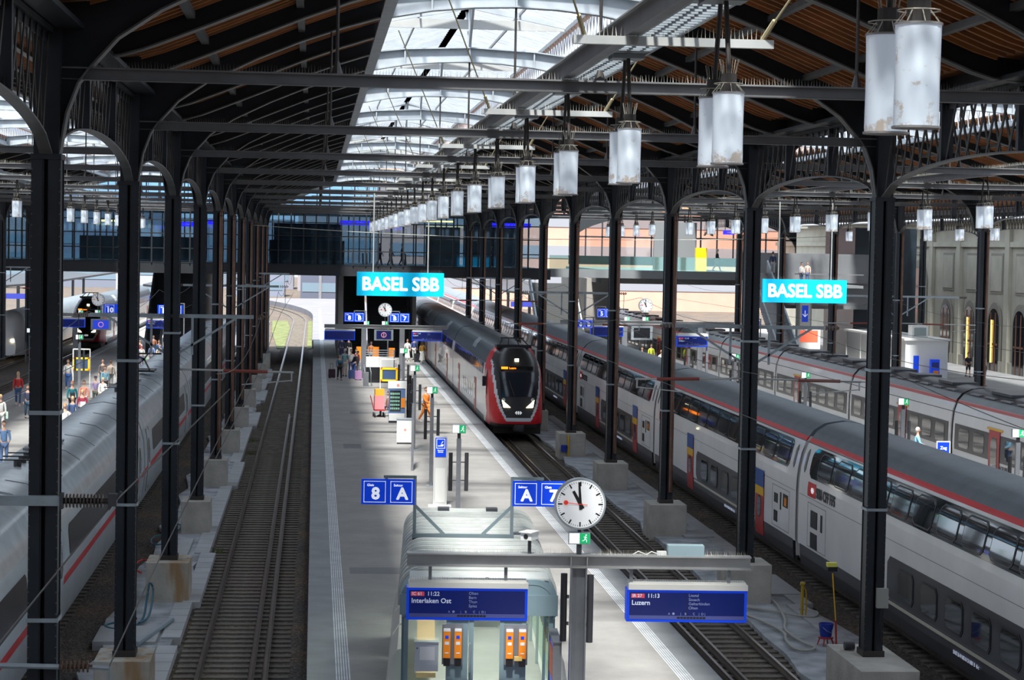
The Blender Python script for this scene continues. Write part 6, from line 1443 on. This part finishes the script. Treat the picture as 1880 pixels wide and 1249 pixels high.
for x, y, rz, lab, a, b_, c_, kw in LP: person(x, y, Zp, rz, lab, a, b_, c_, random.uniform(1.62, 1.8), **kw)
RP = [(26.2,160,.0,'worker in a yellow high-visibility vest and red trousers behind the long white train',(.65,.75,.05),(.6,.05,.04),brown,dict()),(24.6,154.5,.2,'person in an orange top behind the roof of the long white train',(.6,.3,.15),N,brown,dict()),(25.4,150.5,.1,'fair person in a white shirt behind the roof of the long white train',wht,N,blond,dict()),(25.9,152.8,.3,'person in a dark red coat right of the white shirt behind the train roof',(.22,.04,.05),(.2,.04,.05),brown,dict())]
for x, y, rz, lab, a, b_, c_, kw in RP: person(x, y, Zp, rz, lab, a, b_, c_, 1.72, **kw)
person(25.6,86.0,Zp,1.4,'person in a light blue shirt reading beside the single-deck train',(.25,.50,.70),(.04,.08,.2),(.6,.6,.6),1.75,0.,arm=.7)
person(49.0,152.0,Zp,.2,'person in black T-shirt and shorts standing right of the white container hut',N,N,N,1.8,.2,shorts=True,sleeve='short'); person(46.8,141.8,Zp,.3,'person in a black jacket and light blue jeans near the right columns',N,(.2,.35,.5),N,1.82,.2)
person(32.6,167,8.0,1.3,'person in a dark shirt and khaki trousers walking on the glazed upper walkway',N,(.3,.3,.24),(.4,.3,.25),1.78,.6); person(36.0,161.5,7.9,3.0,'person in a navy jacket at the top of the pale stairs',(.03,.05,.12),(.4,.42,.45),brown,1.75,.2)
person(37.6,158.5,7.2,.6,'dark-haired person in white on the upper landing behind the right station board',wht,jean,N,1.65); person(38.2,159.0,7.2,-.4,'person in a beige top on the upper landing behind the right station board',(.6,.45,.38),jean,brown,1.7)
struct(MB().box(36.6, 42, 156.5, 162, 7.0, 7.2).box(36.6, 42, 156.5, 156.55, 8.0, 8.06), 'floor_landing', MATS['mezz_grey'])
for n_, (x, y, c_) in enumerate(((5.2,168,(.05,.08,.15)),(6.1,168.5,(.03,.03,.04)),(7.0,167.5,(.1,.05,.08)),(14.2,168,(.03,.04,.06)),(16.3,169,(.05,.05,.06)))):
    person(x, y, 7.96, 1.5, f'{["leftmost","second","middle","fourth","rightmost"][n_]} dim figure of a passer-by walking inside the glazed footbridge', c_, N, N, 1.75, .4)
t = thing('yellow_advert_box', 'yellow box standing on the upper walkway behind its glass balustrade', 'box', (31.2, 166.5, 8.0)); MB().box(-.45, .45, 0, .5, 0, 1.9).build('case', mat('advert_yellow', (.8, .5, .0), .5), t); MB().box(-.3, .3, -.01, 0, .4, 1.5).build('panel', mat('advert_yellow2', (.7, .42, .0), .4), t)
t = thing('litter_container', 'dark grey bin with a green lid standing beside the single-deck train', 'bin', (25.3, 79.2, Zp)); MB().cyl((0,0,0), (0,0,1.0), .24, 16, .28).build('body', mat('bin_pale', (.5, .55, .52), .5), t, smooth=True); MB().cyl((0,0,1.0), (0,0,1.12), .29, 16, .2).build('lid', green, t)
